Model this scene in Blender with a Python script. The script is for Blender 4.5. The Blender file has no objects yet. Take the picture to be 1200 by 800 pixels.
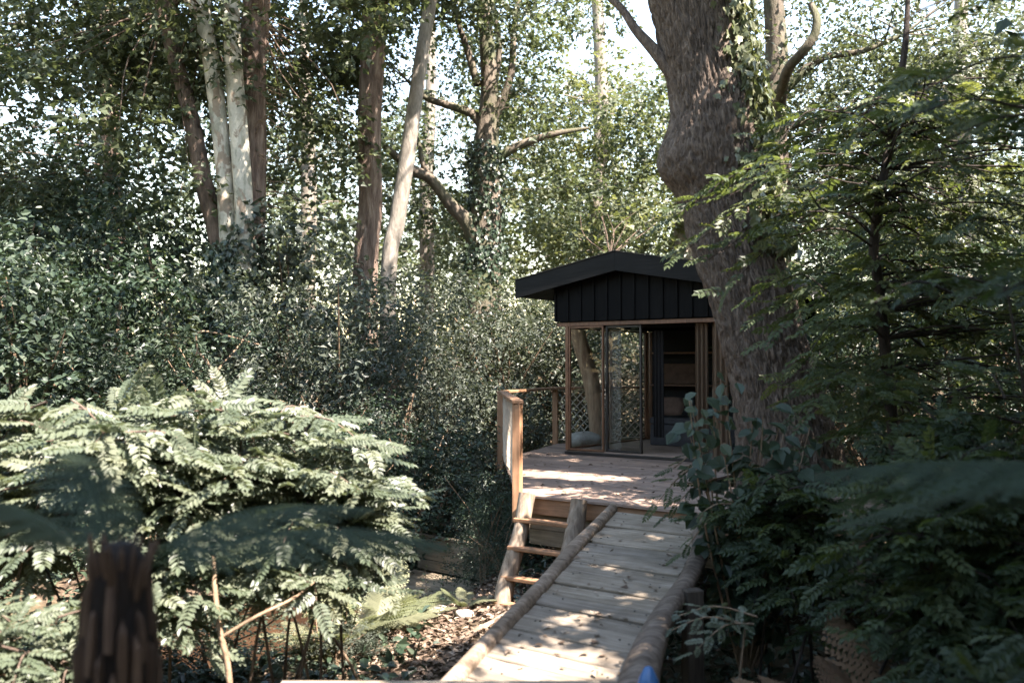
import bpy, math, random
import numpy as np
from mathutils import Vector, Matrix

# ------------------------------------------------------------------ camera, sky, sun
SC = bpy.context.scene
COL = SC.collection
FPX = 1067.0                       # focal length in photo pixels (1200 px wide)
CAM = np.array([0.0, 0.0, 1.35])   # deck boards are z = 0
TILT = math.atan(30.0 / FPX)

cd = bpy.data.cameras.new('camera')
cam = bpy.data.objects.new('camera', cd)
COL.objects.link(cam)
cam.location = CAM
cam.rotation_euler = (math.pi / 2 + TILT, 0, 0)
cd.sensor_width = 36.0
cd.lens = 36.0 * FPX / 1200.0
cd.clip_start = 0.05
cd.clip_end = 600
cd.dof.use_dof = True
cd.dof.focus_distance = 12.0
cd.dof.aperture_fstop = 1.4
SC.camera = cam

SUN_EL, SUN_AZ = math.radians(54), math.radians(132)     # azimuth clockwise from +Y
S = np.array([math.sin(SUN_AZ) * math.cos(SUN_EL), math.cos(SUN_AZ) * math.cos(SUN_EL), math.sin(SUN_EL)])
sl = bpy.data.lights.new('sun', 'SUN')
sl.energy = 5.0
sl.angle = math.radians(0.53)
sl.color = (1.0, 0.955, 0.90)
so = bpy.data.objects.new('sun', sl)
COL.objects.link(so)
so.location = (8, -8, 20)
so.rotation_euler = Vector(S).to_track_quat('Z', 'Y').to_euler()

W = bpy.data.worlds.new('World')
SC.world = W
W.use_nodes = True
wn = W.node_tree.nodes
wn.clear()
sky = wn.new('ShaderNodeTexSky')
sky.sky_type = 'NISHITA'
sky.sun_disc = False
sky.sun_elevation = SUN_EL
sky.sun_rotation = SUN_AZ
sky.air_density = 1.7
sky.dust_density = 0.6
sky.ozone_density = 0.8
bg = wn.new('ShaderNodeBackground')
bg.inputs['Strength'].default_value = 0.088
wo = wn.new('ShaderNodeOutputWorld')
W.node_tree.links.new(sky.outputs[0], bg.inputs[0])
W.node_tree.links.new(bg.outputs[0], wo.inputs[0])

SC.view_settings.view_transform = 'Standard'
SC.view_settings.look = 'None'
SC.view_settings.exposure = 2.9
SC.view_settings.gamma = 1.0
SC.view_settings.use_white_balance = True
SC.view_settings.white_balance_temperature = 6900
SC.view_settings.white_balance_tint = 17
SC.view_settings.use_curve_mapping = False
SC.render.engine = 'CYCLES'
cy = SC.cycles
cy.max_bounces = 7
cy.diffuse_bounces = 3
cy.glossy_bounces = 3
cy.transmission_bounces = 4
cy.transparent_max_bounces = 10
cy.caustics_reflective = False
cy.caustics_refractive = False
cy.sample_clamp_indirect = 6.0
cy.use_denoising = True

# ------------------------------------------------------------------ helpers
RS = np.random.RandomState(7)
random.seed(7)


def P(px, py, D):
    """photo pixel + distance in metres along the view axis -> world point"""
    x = (px - 600) / FPX
    y = (400 - py) / FPX
    d = np.array([x, math.cos(TILT) - y * math.sin(TILT), math.sin(TILT) + y * math.cos(TILT)])
    return CAM + d * (D / d[1])


def nrm(a):
    return a / (np.linalg.norm(a, axis=-1, keepdims=True) + 1e-9)


def sst(e0, e1, x):
    t = np.clip((x - e0) / (e1 - e0), 0, 1)
    return t * t * (3 - 2 * t)


def make_mesh(name, V, F, rnd=None, smooth=False):
    V = np.ascontiguousarray(V, dtype=np.float32)
    F = np.ascontiguousarray(F, dtype=np.int32)
    me = bpy.data.meshes.new(name)
    n, k = F.shape
    me.vertices.add(len(V))
    me.vertices.foreach_set('co', V.ravel())
    me.loops.add(n * k)
    me.loops.foreach_set('vertex_index', F.ravel())
    me.polygons.add(n)
    me.polygons.foreach_set('loop_start', np.arange(0, n * k, k, dtype=np.int32))
    me.polygons.foreach_set('use_smooth', np.full(n, smooth, dtype=bool))
    me.update(calc_edges=True)
    if rnd is not None:
        at = me.attributes.new('rnd', 'FLOAT', 'POINT')
        at.data.foreach_set('value', np.ascontiguousarray(rnd, dtype=np.float32))
    return me


def link(name, me, mat, parent=None, M=None):
    o = bpy.data.objects.new(name, me)
    COL.objects.link(o)
    if me is not None and mat is not None and len(me.materials) == 0:
        me.materials.append(mat)
    if parent is not None:
        o.parent = parent
    if M is not None:
        o.matrix_basis = M
    return o


def tag(o, label=None, cat=None, group=None, kind=None):
    if label: o['label'] = label
    if cat: o['category'] = cat
    if group: o['group'] = group
    if kind: o['kind'] = kind
    return o


def thing(name, label, cat, loc=(0, 0, 0), rz=0.0, group=None):
    o = bpy.data.objects.new(name, None)
    COL.objects.link(o)
    o.empty_display_size = 0.2
    o.location = Vector([float(c) for c in loc])
    o.rotation_euler = (0, 0, rz)
    return tag(o, label, cat, group)


def wpart(name, V, F, mat, root, rnd=None, smooth=False, kind=None):
    """part built in world coordinates under an unrotated root"""
    off = np.array(root.location)
    o = link(name, make_mesh(name, np.asarray(V) - off, F, rnd, smooth), mat, root)
    if kind: o['kind'] = kind
    return o


def copy_tree(o, parent=None):
    c = o.copy()
    COL.objects.link(c)
    c.parent = parent
    for ch in list(o.children):
        copy_tree(ch, c)
    return c


BOXF = [(0, 1, 3, 2), (4, 6, 7, 5), (0, 4, 5, 1), (2, 3, 7, 6), (0, 2, 6, 4), (1, 5, 7, 3)]


class MB:
    """collects quads"""
    def __init__(s):
        s.V, s.F, s.n = [], [], 0

    def add(s, V, F):
        V = np.asarray(V, float)
        s.V.append(V)
        s.F.append(np.asarray(F, int) + s.n)
        s.n += len(V)
        return s

    def box(s, a, b):
        x0, y0, z0 = a
        x1, y1, z1 = b
        V = [(x, y, z) for x in (x0, x1) for y in (y0, y1) for z in (z0, z1)]
        return s.add(V, BOXF)

    def bevbox(s, a, b, bv=0.004):
        a = np.array(a, float); b = np.array(b, float)
        c = (a + b) / 2
        h = np.abs(b - a) / 2
        bv = min(bv, h.min() * 0.45)
        rings = []
        for z, i in ((-h[2], bv), (-h[2] + bv, 0), (h[2] - bv, 0), (h[2], bv)):
            hx, hy = h[0] - i, h[1] - i
            q = bv * (1 if i == 0 else 1)
            rings.append([(hx, -hy + q, z), (hx, hy - q, z), (hx - q, hy, z), (-hx + q, hy, z),
                          (-hx, hy - q, z), (-hx, -hy + q, z), (-hx + q, -hy, z), (hx - q, -hy, z)])
        V = np.array([p for r in rings for p in r]) + c
        F = []
        for k in range(3):
            for j in range(8):
                F.append((k * 8 + j, k * 8 + (j + 1) % 8, k * 8 + 8 + (j + 1) % 8, k * 8 + 8 + j))
        for k, rev in ((0, True), (24, False)):
            for q in ((0, 1, 2, 3), (4, 5, 6, 7), (0, 3, 4, 7)):
                qq = [k + i for i in q]
                F.append(tuple(qq[::-1] if rev else qq))
        return s.add(V, F)

    def tube(s, pts, rad, seg=8, wob=0.0, cap=True, seed=0):
        pts = np.asarray(pts, float)
        n = len(pts)
        rad = np.asarray(rad, float) * np.ones(n)
        T = np.gradient(pts, axis=0)
        T = nrm(T)
        ref = np.array([0, 1, 0.0]) if abs(T[:, 1]).mean() < 0.7 else np.array([1.0, 0, 0])
        A = nrm(np.cross(T, ref))
        B = np.cross(T, A)
        th = np.arange(seg) / seg * 2 * math.pi
        r = rad[:, None] * np.ones((1, seg))
        if wob:
            k = np.arange(n)[:, None] * min(1.0, 16.0 / n)
            r = r * (1 + wob * (np.sin(2 * th + 0.9 * k * 0.6 + seed) * 0.5 + np.sin(3 * th - 0.5 * k + seed * 2.1) * 0.35
                                + np.sin(5 * th + 1.3 * k + seed) * 0.2))
        V = pts[:, None, :] + r[..., None] * (np.cos(th)[None, :, None] * A[:, None, :] + np.sin(th)[None, :, None] * B[:, None, :])
        V = V.reshape(-1, 3)
        i, j = np.meshgrid(np.arange(n - 1), np.arange(seg), indexing='ij')
        F = np.stack([i * seg + j, i * seg + (j + 1) % seg, (i + 1) * seg + (j + 1) % seg, (i + 1) * seg + j], -1).reshape(-1, 4)
        s.add(V, F)
        if cap:
            for e, rev in ((0, True), (n - 1, False)):
                ring = V.reshape(n, seg, 3)[e]
                c = ring.mean(0)
                VV = np.vstack([ring, c + (ring - c) * 0.05])
                FF = [(q, (q + 1) % seg, seg + (q + 1) % seg, seg + q) for q in range(seg)]
                s.add(VV, [f[::-1] if rev else f for f in FF])
        return s

    def mesh(s, name, smooth=False):
        return make_mesh(name, np.vstack(s.V), np.vstack(s.F), None, smooth)

    def part(s, name, mat, root, smooth=False, kind=None):
        o = link(name, s.mesh(name, smooth), mat, root)
        if kind: o['kind'] = kind
        return o

    def wpart(s, name, mat, root, smooth=False, kind=None):
        return wpart(name, np.vstack(s.V), np.vstack(s.F), mat, root, None, smooth, kind)


def smooth_path(pts, rad, n):
    """Catmull-Rom through points, evenly n samples"""
    pts = np.asarray(pts, float)
    rad = np.asarray(rad, float)
    Q = np.column_stack([pts, rad])
    Q = np.vstack([2 * Q[0] - Q[1], Q, 2 * Q[-1] - Q[-2]])
    out = []
    m = len(pts) - 1
    for t in np.linspace(0, m - 1e-6, n):
        i = int(t)
        f = t - i
        a, b, c, d = Q[i], Q[i + 1], Q[i + 2], Q[i + 3]
        out.append(0.5 * (2 * b + (c - a) * f + (2 * a - 5 * b + 4 * c - d) * f * f + (3 * b - a - 3 * c + d) * f ** 3))
    out = np.array(out)
    return out[:, :3], np.maximum(out[:, 3], 0.003)


# ------------------------------------------------------------------ materials
def nodes(name):
    m = bpy.data.materials.new(name)
    m.use_nodes = True
    nt = m.node_tree
    nt.nodes.clear()
    out = nt.nodes.new('ShaderNodeOutputMaterial')
    return m, nt, out


def ramp(nt, fac, stops):
    r = nt.nodes.new('ShaderNodeValToRGB')
    e = r.color_ramp.elements
    while len(e) < len(stops):
        e.new(0.5)
    for q, (p, c) in zip(e, stops):
        q.position = p
        q.color = (*c, 1)
    nt.links.new(fac, r.inputs[0])
    return r.outputs[0]


def mapped(nt, scale, kind='Object'):
    tc = nt.nodes.new('ShaderNodeTexCoord')
    mp = nt.nodes.new('ShaderNodeMapping')
    mp.inputs['Scale'].default_value = scale
    nt.links.new(tc.outputs[kind], mp.inputs[0])
    return mp.outputs[0]


def noise(nt, vec, scale, detail=4, rough=0.55, dist=0.0):
    n = nt.nodes.new('ShaderNodeTexNoise')
    n.inputs['Scale'].default_value = scale
    n.inputs['Detail'].default_value = detail
    n.inputs['Roughness'].default_value = rough
    n.inputs['Distortion'].default_value = dist
    nt.links.new(vec, n.inputs['Vector'])
    return n.outputs[0]


def mixc(nt, fac, a, b, mode='MIX'):
    m = nt.nodes.new('ShaderNodeMix')
    m.data_type = 'RGBA'
    m.blend_type = mode
    for s, v in ((m.inputs[0], fac), (m.inputs[6], a), (m.inputs[7], b)):
        if hasattr(v, 'is_output'):
            nt.links.new(v, s)
        elif isinstance(v, tuple):
            s.default_value = (*v, 1)
        else:
            s.default_value = v
    return m.outputs[2]


def bump(nt, h, strength, dist=0.02):
    b = nt.nodes.new('ShaderNodeBump')
    b.inputs['Strength'].default_value = strength
    b.inputs['Distance'].default_value = dist
    nt.links.new(h, b.inputs['Height'])
    return b.outputs[0]


def principled(nt, out, base, rough=0.7, spec=0.4, normal=None, metal=0.0):
    p = nt.nodes.new('ShaderNodeBsdfPrincipled')
    if hasattr(base, 'is_output'):
        nt.links.new(base, p.inputs['Base Color'])
    else:
        p.inputs['Base Color'].default_value = (*base, 1)
    if hasattr(rough, 'is_output'):
        nt.links.new(rough, p.inputs['Roughness'])
    else:
        p.inputs['Roughness'].default_value = rough
    p.inputs['Specular IOR Level'].default_value = spec
    p.inputs['Metallic'].default_value = metal
    if normal is not None:
        nt.links.new(normal, p.inputs['Normal'])
    if out is not None:
        nt.links.new(p.outputs[0], out.inputs[0])
    return p


def leaf_mat(name, c0, c1, c2, rough=0.42, trans=0.3, tcol=(1.4, 1.45, 0.85), spec=0.5):
    m, nt, out = nodes(name)
    a = nt.nodes.new('ShaderNodeAttribute')
    a.attribute_name = 'rnd'
    col = ramp(nt, a.outputs['Fac'], [(0.0, c0), (0.6, c1), (1.0, c2)])
    p = principled(nt, None, col, rough, spec)
    t = nt.nodes.new('ShaderNodeBsdfTranslucent')
    nt.links.new(mixc(nt, 1.0, col, tcol, 'MULTIPLY'), t.inputs[0])
    mx = nt.nodes.new('ShaderNodeMixShader')
    mx.inputs[0].default_value = trans
    nt.links.new(p.outputs[0], mx.inputs[1])
    nt.links.new(t.outputs[0], mx.inputs[2])
    nt.links.new(mx.outputs[0], out.inputs[0])
    return m


def wood_mat(name, c0, c1, c2, axis=0, bumps=0.35, rough=0.75, spec=0.3, grain=14):
    m, nt, out = nodes(name)
    sc = [grain] * 3
    sc[axis] = 0.9
    tc = nt.nodes.new('ShaderNodeTexCoord')
    oi = nt.nodes.new('ShaderNodeObjectInfo')
    off = nt.nodes.new('ShaderNodeVectorMath')
    off.operation = 'MULTIPLY_ADD'
    cb = nt.nodes.new('ShaderNodeCombineXYZ')
    for k in range(3):
        nt.links.new(oi.outputs['Random'], cb.inputs[k])
    nt.links.new(cb.outputs[0], off.inputs[0])
    off.inputs[1].default_value = (17, 31, 11)
    nt.links.new(tc.outputs['Object'], off.inputs[2])
    mp = nt.nodes.new('ShaderNodeMapping')
    mp.inputs['Scale'].default_value = sc
    nt.links.new(off.outputs[0], mp.inputs[0])
    n1 = noise(nt, mp.outputs[0], 2.2, 7, 0.62, 0.6)
    n2 = noise(nt, off.outputs[0], 3.0, 4, 0.6)
    col = ramp(nt, n1, [(0.28, c0), (0.5, c1), (0.74, c2)])
    st = ramp(nt, n2, [(0.3, (0.62, 0.6, 0.56)), (0.6, (1.05, 1.05, 1.05))])
    col = mixc(nt, 0.8, col, st, 'MULTIPLY')
    rv = ramp(nt, oi.outputs['Random'], [(0.0, (0.74, 0.74, 0.75)), (1.0, (1.12, 1.1, 1.06))])
    col = mixc(nt, 1.0, col, rv, 'MULTIPLY')
    principled(nt, out, col, rough, spec, bump(nt, n1, bumps, 0.006))
    return m


def bark_mat(name, c0, c1, c2, scale=7, zs=0.28, bumps=0.8, dist=0.03, moss=None):
    m, nt, out = nodes(name)
    v = mapped(nt, (1, 1, zs))
    n1 = noise(nt, v, scale, 8, 0.66, 0.4)
    n2 = noise(nt, v, scale * 3.7, 5, 0.6)
    n3 = noise(nt, mapped(nt, (1, 1, 1)), 1.3, 3, 0.5)
    col = ramp(nt, n1, [(0.3, c0), (0.5, c1), (0.72, c2)])
    col = mixc(nt, 0.45, col, ramp(nt, n2, [(0.3, (0.5, 0.48, 0.46)), (0.7, (1.25, 1.2, 1.15))]), 'MULTIPLY')
    if moss:
        col = mixc(nt, ramp(nt, n3, [(0.45, (0, 0, 0)), (0.7, (1, 1, 1))]), col, moss)
    h = nt.nodes.new('ShaderNodeMath')
    h.operation = 'ADD'
    nt.links.new(n1, h.inputs[0])
    nt.links.new(n2, h.inputs[1])
    principled(nt, out, col, 0.85, 0.25, bump(nt, h.outputs[0], bumps, dist))
    return m


def plain_mat(name, col, rough=0.6, spec=0.4, var=0.25, scale=8, bumps=0.0, metal=0.0):
    m, nt, out = nodes(name)
    n = noise(nt, mapped(nt, (1, 1, 1)), scale, 5, 0.6)
    lo = tuple(c * (1 - var) for c in col)
    hi = tuple(min(1, c * (1 + var)) for c in col)
    c = ramp(nt, n, [(0.3, lo), (0.7, hi)])
    principled(nt, out, c, rough, spec, bump(nt, n, bumps, 0.01) if bumps else None, metal)
    return m


M = {}
# foliage: leaf colours, slightly muted; shaded locust copies have the shade painted in
M['leaf_tree'] = leaf_mat('leaf_tree', (0.043, 0.058, 0.031), (0.066, 0.083, 0.046), (0.108, 0.121, 0.066), 0.45, 0.4, (1.45, 1.45, 0.9), 0.4)
M['leaf_dark'] = leaf_mat('leaf_dark', (0.019, 0.034, 0.020), (0.031, 0.051, 0.029), (0.052, 0.072, 0.040), 0.45, 0.22, spec=0.35)
M['leaf_yellow'] = leaf_mat('leaf_yellow', (0.07, 0.085, 0.036), (0.11, 0.124, 0.056), (0.155, 0.16, 0.08), 0.48, 0.42, (1.45, 1.45, 0.85), 0.35)
M['leaf_grey'] = leaf_mat('leaf_grey', (0.050, 0.064, 0.038), (0.080, 0.095, 0.058), (0.125, 0.135, 0.085), 0.42, 0.28, spec=0.4)
M['leaf_shrub'] = leaf_mat('leaf_shrub', (0.024, 0.040, 0.025), (0.040, 0.060, 0.037), (0.070, 0.088, 0.053), 0.45, 0.2, spec=0.4)
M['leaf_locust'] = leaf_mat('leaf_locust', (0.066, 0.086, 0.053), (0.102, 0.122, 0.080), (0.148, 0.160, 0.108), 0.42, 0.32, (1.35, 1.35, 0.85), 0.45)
M['leaf_shade'] = leaf_mat('leaf_shade', (0.022, 0.036, 0.017), (0.037, 0.056, 0.025), (0.066, 0.084, 0.034), 0.5, 0.38, (1.8, 1.75, 0.7), 0.3)  # locust leaf copy darkened to carry the shade
M['leaf_locust_half_shade'] = leaf_mat('leaf_locust_half_shade', (0.040, 0.058, 0.026), (0.066, 0.088, 0.040), (0.11, 0.125, 0.056), 0.46, 0.42, (1.6, 1.55, 0.75), 0.35)  # locust leaf copy between the lit and the shaded colour
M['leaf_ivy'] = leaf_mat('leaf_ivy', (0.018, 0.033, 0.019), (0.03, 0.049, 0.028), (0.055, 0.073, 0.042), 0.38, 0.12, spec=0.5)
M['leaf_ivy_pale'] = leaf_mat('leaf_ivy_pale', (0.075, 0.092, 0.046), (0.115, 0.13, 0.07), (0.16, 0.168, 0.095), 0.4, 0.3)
M['leaf_fern'] = leaf_mat('leaf_fern', (0.09, 0.105, 0.05), (0.135, 0.145, 0.08), (0.18, 0.18, 0.11), 0.5, 0.35)
M['leaf_treefern'] = leaf_mat('leaf_treefern', (0.030, 0.046, 0.030), (0.044, 0.062, 0.041), (0.06, 0.078, 0.05), 0.8, 0.4, spec=0.1)
M['leaf_dead'] = leaf_mat('leaf_dead', (0.10, 0.06, 0.035), (0.17, 0.105, 0.06), (0.26, 0.17, 0.10), 0.7, 0.25, (1.3, 1.1, 0.8), 0.2)
M['litter'] = leaf_mat('litter', (0.07, 0.047, 0.032), (0.15, 0.108, 0.075), (0.30, 0.24, 0.18), 0.75, 0.1, (1.1, 1, 0.8), 0.2)
M['bark_oak'] = bark_mat('bark_oak', (0.052, 0.039, 0.030), (0.125, 0.096, 0.074), (0.215, 0.172, 0.136), 15, 0.34, 1.0, 0.035)
M['bark_dark'] = bark_mat('bark_dark', (0.05, 0.036, 0.028), (0.11, 0.08, 0.06), (0.19, 0.14, 0.105), 8, 0.25, 0.9)
M['bark_red'] = bark_mat('bark_red', (0.075, 0.050, 0.038), (0.19, 0.135, 0.103), (0.36, 0.285, 0.225), 11, 0.16, 1.0, 0.06)
M['bark_black'] = bark_mat('bark_black', (0.012, 0.009, 0.007), (0.028, 0.021, 0.016), (0.05, 0.038, 0.03), 9, 0.3, 0.7)
M['bark_moss'] = bark_mat('bark_moss', (0.05, 0.042, 0.032), (0.11, 0.09, 0.068), (0.18, 0.15, 0.115), 8, 0.3, 0.8, 0.03, (0.055, 0.07, 0.03))
M['bark_grey'] = bark_mat('bark_grey', (0.10, 0.09, 0.075), (0.19, 0.17, 0.14), (0.30, 0.27, 0.23), 6, 0.35, 0.6)
M['bark_tan_lit'] = bark_mat('bark_tan_lit', (0.24, 0.14, 0.085), (0.44, 0.28, 0.175), (0.56, 0.39, 0.26), 9, 0.2, 0.7, 0.015)  # tan bark lightened, sun on the trunk put into the colour
M['twig'] = bark_mat('twig', (0.10, 0.07, 0.045), (0.2, 0.14, 0.09), (0.3, 0.22, 0.15), 10, 0.5, 0.4)


def plane_bark():
    m, nt, out = nodes('bark_plane')
    v = mapped(nt, (1, 1, 0.55))
    n1 = noise(nt, v, 3.6, 4, 0.55, 0.8)
    n2 = noise(nt, v, 5.1, 4, 0.55, 0.5)
    n3 = noise(nt, mapped(nt, (1, 1, 1)), 22, 4, 0.6)
    col = ramp(nt, n1, [(0.42, (0.52, 0.47, 0.37)), (0.46, (0.40, 0.37, 0.30)), (0.55, (0.38, 0.36, 0.29)), (0.59, (0.26, 0.25, 0.19))])
    patch = ramp(nt, n2, [(0.56, (0, 0, 0)), (0.6, (1, 1, 1))])
    col = mixc(nt, patch, col, (0.24, 0.19, 0.14))
    col = mixc(nt, 0.4, col, ramp(nt, n3, [(0.3, (0.6, 0.6, 0.58)), (0.7, (1.1, 1.1, 1.1))]), 'MULTIPLY')
    principled(nt, out, col, 0.8, 0.25, bump(nt, n2, 0.5, 0.02))
    return m


M['bark_plane'] = plane_bark()
M['ramp_wood'] = wood_mat('ramp_wood', (0.125, 0.10, 0.073), (0.225, 0.188, 0.142), (0.32, 0.278, 0.22), 0, 0.8, 0.85, 0.2)
M['log_wood'] = wood_mat('log_wood', (0.07, 0.052, 0.038), (0.16, 0.125, 0.095), (0.28, 0.225, 0.175), 0, 1.0, 0.9, 0.15, 11)
M['log_z'] = wood_mat('log_z', (0.12, 0.09, 0.065), (0.25, 0.20, 0.15), (0.40, 0.33, 0.26), 2, 1.0, 0.9, 0.15, 11)
M['deck_wood'] = wood_mat('deck_wood', (0.16, 0.112, 0.085), (0.25, 0.18, 0.138), (0.34, 0.255, 0.20), 0, 0.4, 0.75, 0.25)
M['rail_wood'] = wood_mat('rail_wood', (0.20, 0.105, 0.055), (0.32, 0.175, 0.095), (0.42, 0.245, 0.14), 2, 0.3, 0.65, 0.35)
M['rail_wood_h'] = wood_mat('rail_wood_h', (0.16, 0.085, 0.045), (0.26, 0.145, 0.08), (0.36, 0.21, 0.12), 0, 0.3, 0.65, 0.35)
M['old_board'] = wood_mat('old_board', (0.10, 0.08, 0.055), (0.18, 0.15, 0.105), (0.26, 0.22, 0.16), 0, 0.5, 0.85, 0.2)
M['frame_wood'] = wood_mat('frame_wood', (0.10, 0.045, 0.022), (0.17, 0.08, 0.04), (0.24, 0.12, 0.065), 2, 0.2, 0.5, 0.4)
M['black_wood'] = wood_mat('black_wood', (0.0018, 0.0018, 0.0018), (0.003, 0.003, 0.003), (0.007, 0.0066, 0.0062), 2, 0.6, 0.75, 0.12)
M['black_wood_h'] = wood_mat('black_wood_h', (0.0025, 0.0025, 0.0025), (0.0045, 0.0044, 0.0043), (0.012, 0.0115, 0.011), 0, 0.6, 0.62, 0.18)
M['dark_frame'] = plain_mat('dark_frame', (0.018, 0.014, 0.011), 0.45, 0.5, 0.3)
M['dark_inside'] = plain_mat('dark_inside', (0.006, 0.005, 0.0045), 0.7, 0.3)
M['rope_lit'] = plain_mat('rope_lit', (0.62, 0.56, 0.46), 0.9, 0.1)  # pale rope: sunlight on the back net put into its colour
M['rope'] = plain_mat('rope', (0.34, 0.275, 0.20), 0.9, 0.1)
M['grey_cloth'] = plain_mat('grey_cloth', (0.055, 0.053, 0.055), 0.95, 0.1)
M['brown_cloth'] = plain_mat('brown_cloth', (0.11, 0.07, 0.052), 0.95, 0.1)
M['shaded_board'] = wood_mat('shaded_board', (0.03, 0.024, 0.018), (0.06, 0.048, 0.036), (0.10, 0.08, 0.062), 2, 0.5, 0.85, 0.2)  # board wood darkened to carry the post's shade
M['stone'] = plain_mat('stone', (0.42, 0.38, 0.32), 0.9, 0.2, 0.35, 6, 0.6)
M['blue_plastic'] = plain_mat('blue_plastic', (0.02, 0.085, 0.2), 0.35, 0.5, 0.1)
M['white_plastic'] = plain_mat('white_plastic', (0.2, 0.21, 0.22), 0.4, 0.5, 0.1)
M['fern_trunk'] = bark_mat('fern_trunk', (0.004, 0.003, 0.002), (0.010, 0.007, 0.005), (0.02, 0.014, 0.01), 12, 0.3, 1.0)
M['fern_stub'] = wood_mat('fern_stub', (0.03, 0.019, 0.013), (0.065, 0.043, 0.029), (0.12, 0.082, 0.057), 2, 0.6, 0.8, 0.2)


def cloth_trans(name, col, alpha):
    m, nt, out = nodes(name)
    d = principled(nt, None, col, 0.9, 0.1)
    t = nt.nodes.new('ShaderNodeBsdfTranslucent')
    t.inputs[0].default_value = (*col, 1)
    mx = nt.nodes.new('ShaderNodeMixShader')
    mx.inputs[0].default_value = 0.5
    nt.links.new(d.outputs[0], mx.inputs[1])
    nt.links.new(t.outputs[0], mx.inputs[2])
    last = mx.outputs[0]
    if alpha < 1:
        tr = nt.nodes.new('ShaderNodeBsdfTransparent')
        m2 = nt.nodes.new('ShaderNodeMixShader')
        m2.inputs[0].default_value = alpha
        nt.links.new(tr.outputs[0], m2.inputs[1])
        nt.links.new(last, m2.inputs[2])
        last = m2.outputs[0]
    nt.links.new(last, out.inputs[0])
    return m


M['sheer'] = cloth_trans('sheer', (0.65, 0.62, 0.57), 0.3)
M['curtain'] = cloth_trans('curtain', (0.24, 0.165, 0.11), 1.0)


def glass():
    m, nt, out = nodes('glass')
    fr = nt.nodes.new('ShaderNodeFresnel')
    fr.inputs[0].default_value = 1.5
    tr = nt.nodes.new('ShaderNodeBsdfTransparent')
    tr.inputs[0].default_value = (0.93, 0.95, 0.94, 1)
    gl = nt.nodes.new('ShaderNodeBsdfGlossy')
    gl.inputs['Roughness'].default_value = 0.01
    mx = nt.nodes.new('ShaderNodeMixShader')
    nt.links.new(fr.outputs[0], mx.inputs[0])
    nt.links.new(tr.outputs[0], mx.inputs[1])
    nt.links.new(gl.outputs[0], mx.inputs[2])
    nt.links.new(mx.outputs[0], out.inputs[0])
    return m


M['glass'] = glass()


def ground_mat():
    m, nt, out = nodes('ground')
    v = mapped(nt, (1, 1, 1))
    n1 = noise(nt, v, 1.1, 5, 0.6)
    n2 = noise(nt, v, 16, 6, 0.7)
    c = ramp(nt, n2, [(0.3, (0.03, 0.021, 0.015)), (0.5, (0.075, 0.053, 0.036)), (0.66, (0.15, 0.11, 0.075))])
    c = mixc(nt, ramp(nt, n1, [(0.4, (0, 0, 0)), (0.62, (0.7, 0.7, 0.7))]), c, (0.07, 0.06, 0.032))
    principled(nt, out, c, 0.95, 0.15, bump(nt, n2, 0.8, 0.05))
    return m


M['ground'] = ground_mat()


def water_mat():
    m, nt, out = nodes('water')
    v = mapped(nt, (1, 1, 1))
    n1 = noise(nt, v, 1.4, 4, 0.55)
    n2 = noise(nt, v, 7, 3, 0.5)
    c = ramp(nt, n1, [(0.35, (0.016, 0.009, 0.006)), (0.65, (0.055, 0.029, 0.016))])
    principled(nt, out, c, 0.2, 0.5, bump(nt, n2, 0.2, 0.02))
    return m


M['water'] = water_mat()

# ------------------------------------------------------------------ terrain
STREAM = np.array([(-16, 5.6), (-9, 7.2), (-4.8, 8.8), (-2.75, 10.1), (-1.6, 12.2), (-1.5, 15), (-3.2, 20), (-5, 32)])


def dist_poly(x, y, poly):
    d = np.full(np.shape(x), 1e9)
    for a, b in zip(poly[:-1], poly[1:]):
        ab = b - a
        t = np.clip(((x - a[0]) * ab[0] + (y - a[1]) * ab[1]) / (ab @ ab), 0, 1)
        d = np.minimum(d, np.hypot(x - a[0] - t * ab[0], y - a[1] - t * ab[1]))
    return d


def gz(x, y):
    x = np.asarray(x, float)
    y = np.asarray(y, float)
    z = -1.22 + 0.6 * sst(5.8, 3.6, y) + 0.45 * sst(2.0, 5.0, x) + 0.15 * sst(-1.0, 0.3, x) * sst(7, 9, y)
    z = z + 1.3 * sst(15, 27, y) + 3.0 * sst(30, 90, y) + 0.9 * sst(-5, -14, x) + 1.0 * sst(7, 20, x)
    z = z + 0.07 * np.sin(1.7 * x + 0.6 * y) * np.sin(1.3 * y - 0.4 * x) + 0.03 * np.sin(4.1 * x) * np.sin(3.7 * y + 1)
    z = z - 0.85 * np.exp(-(dist_poly(x, y, STREAM) / 1.45) ** 4)
    return z


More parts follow.
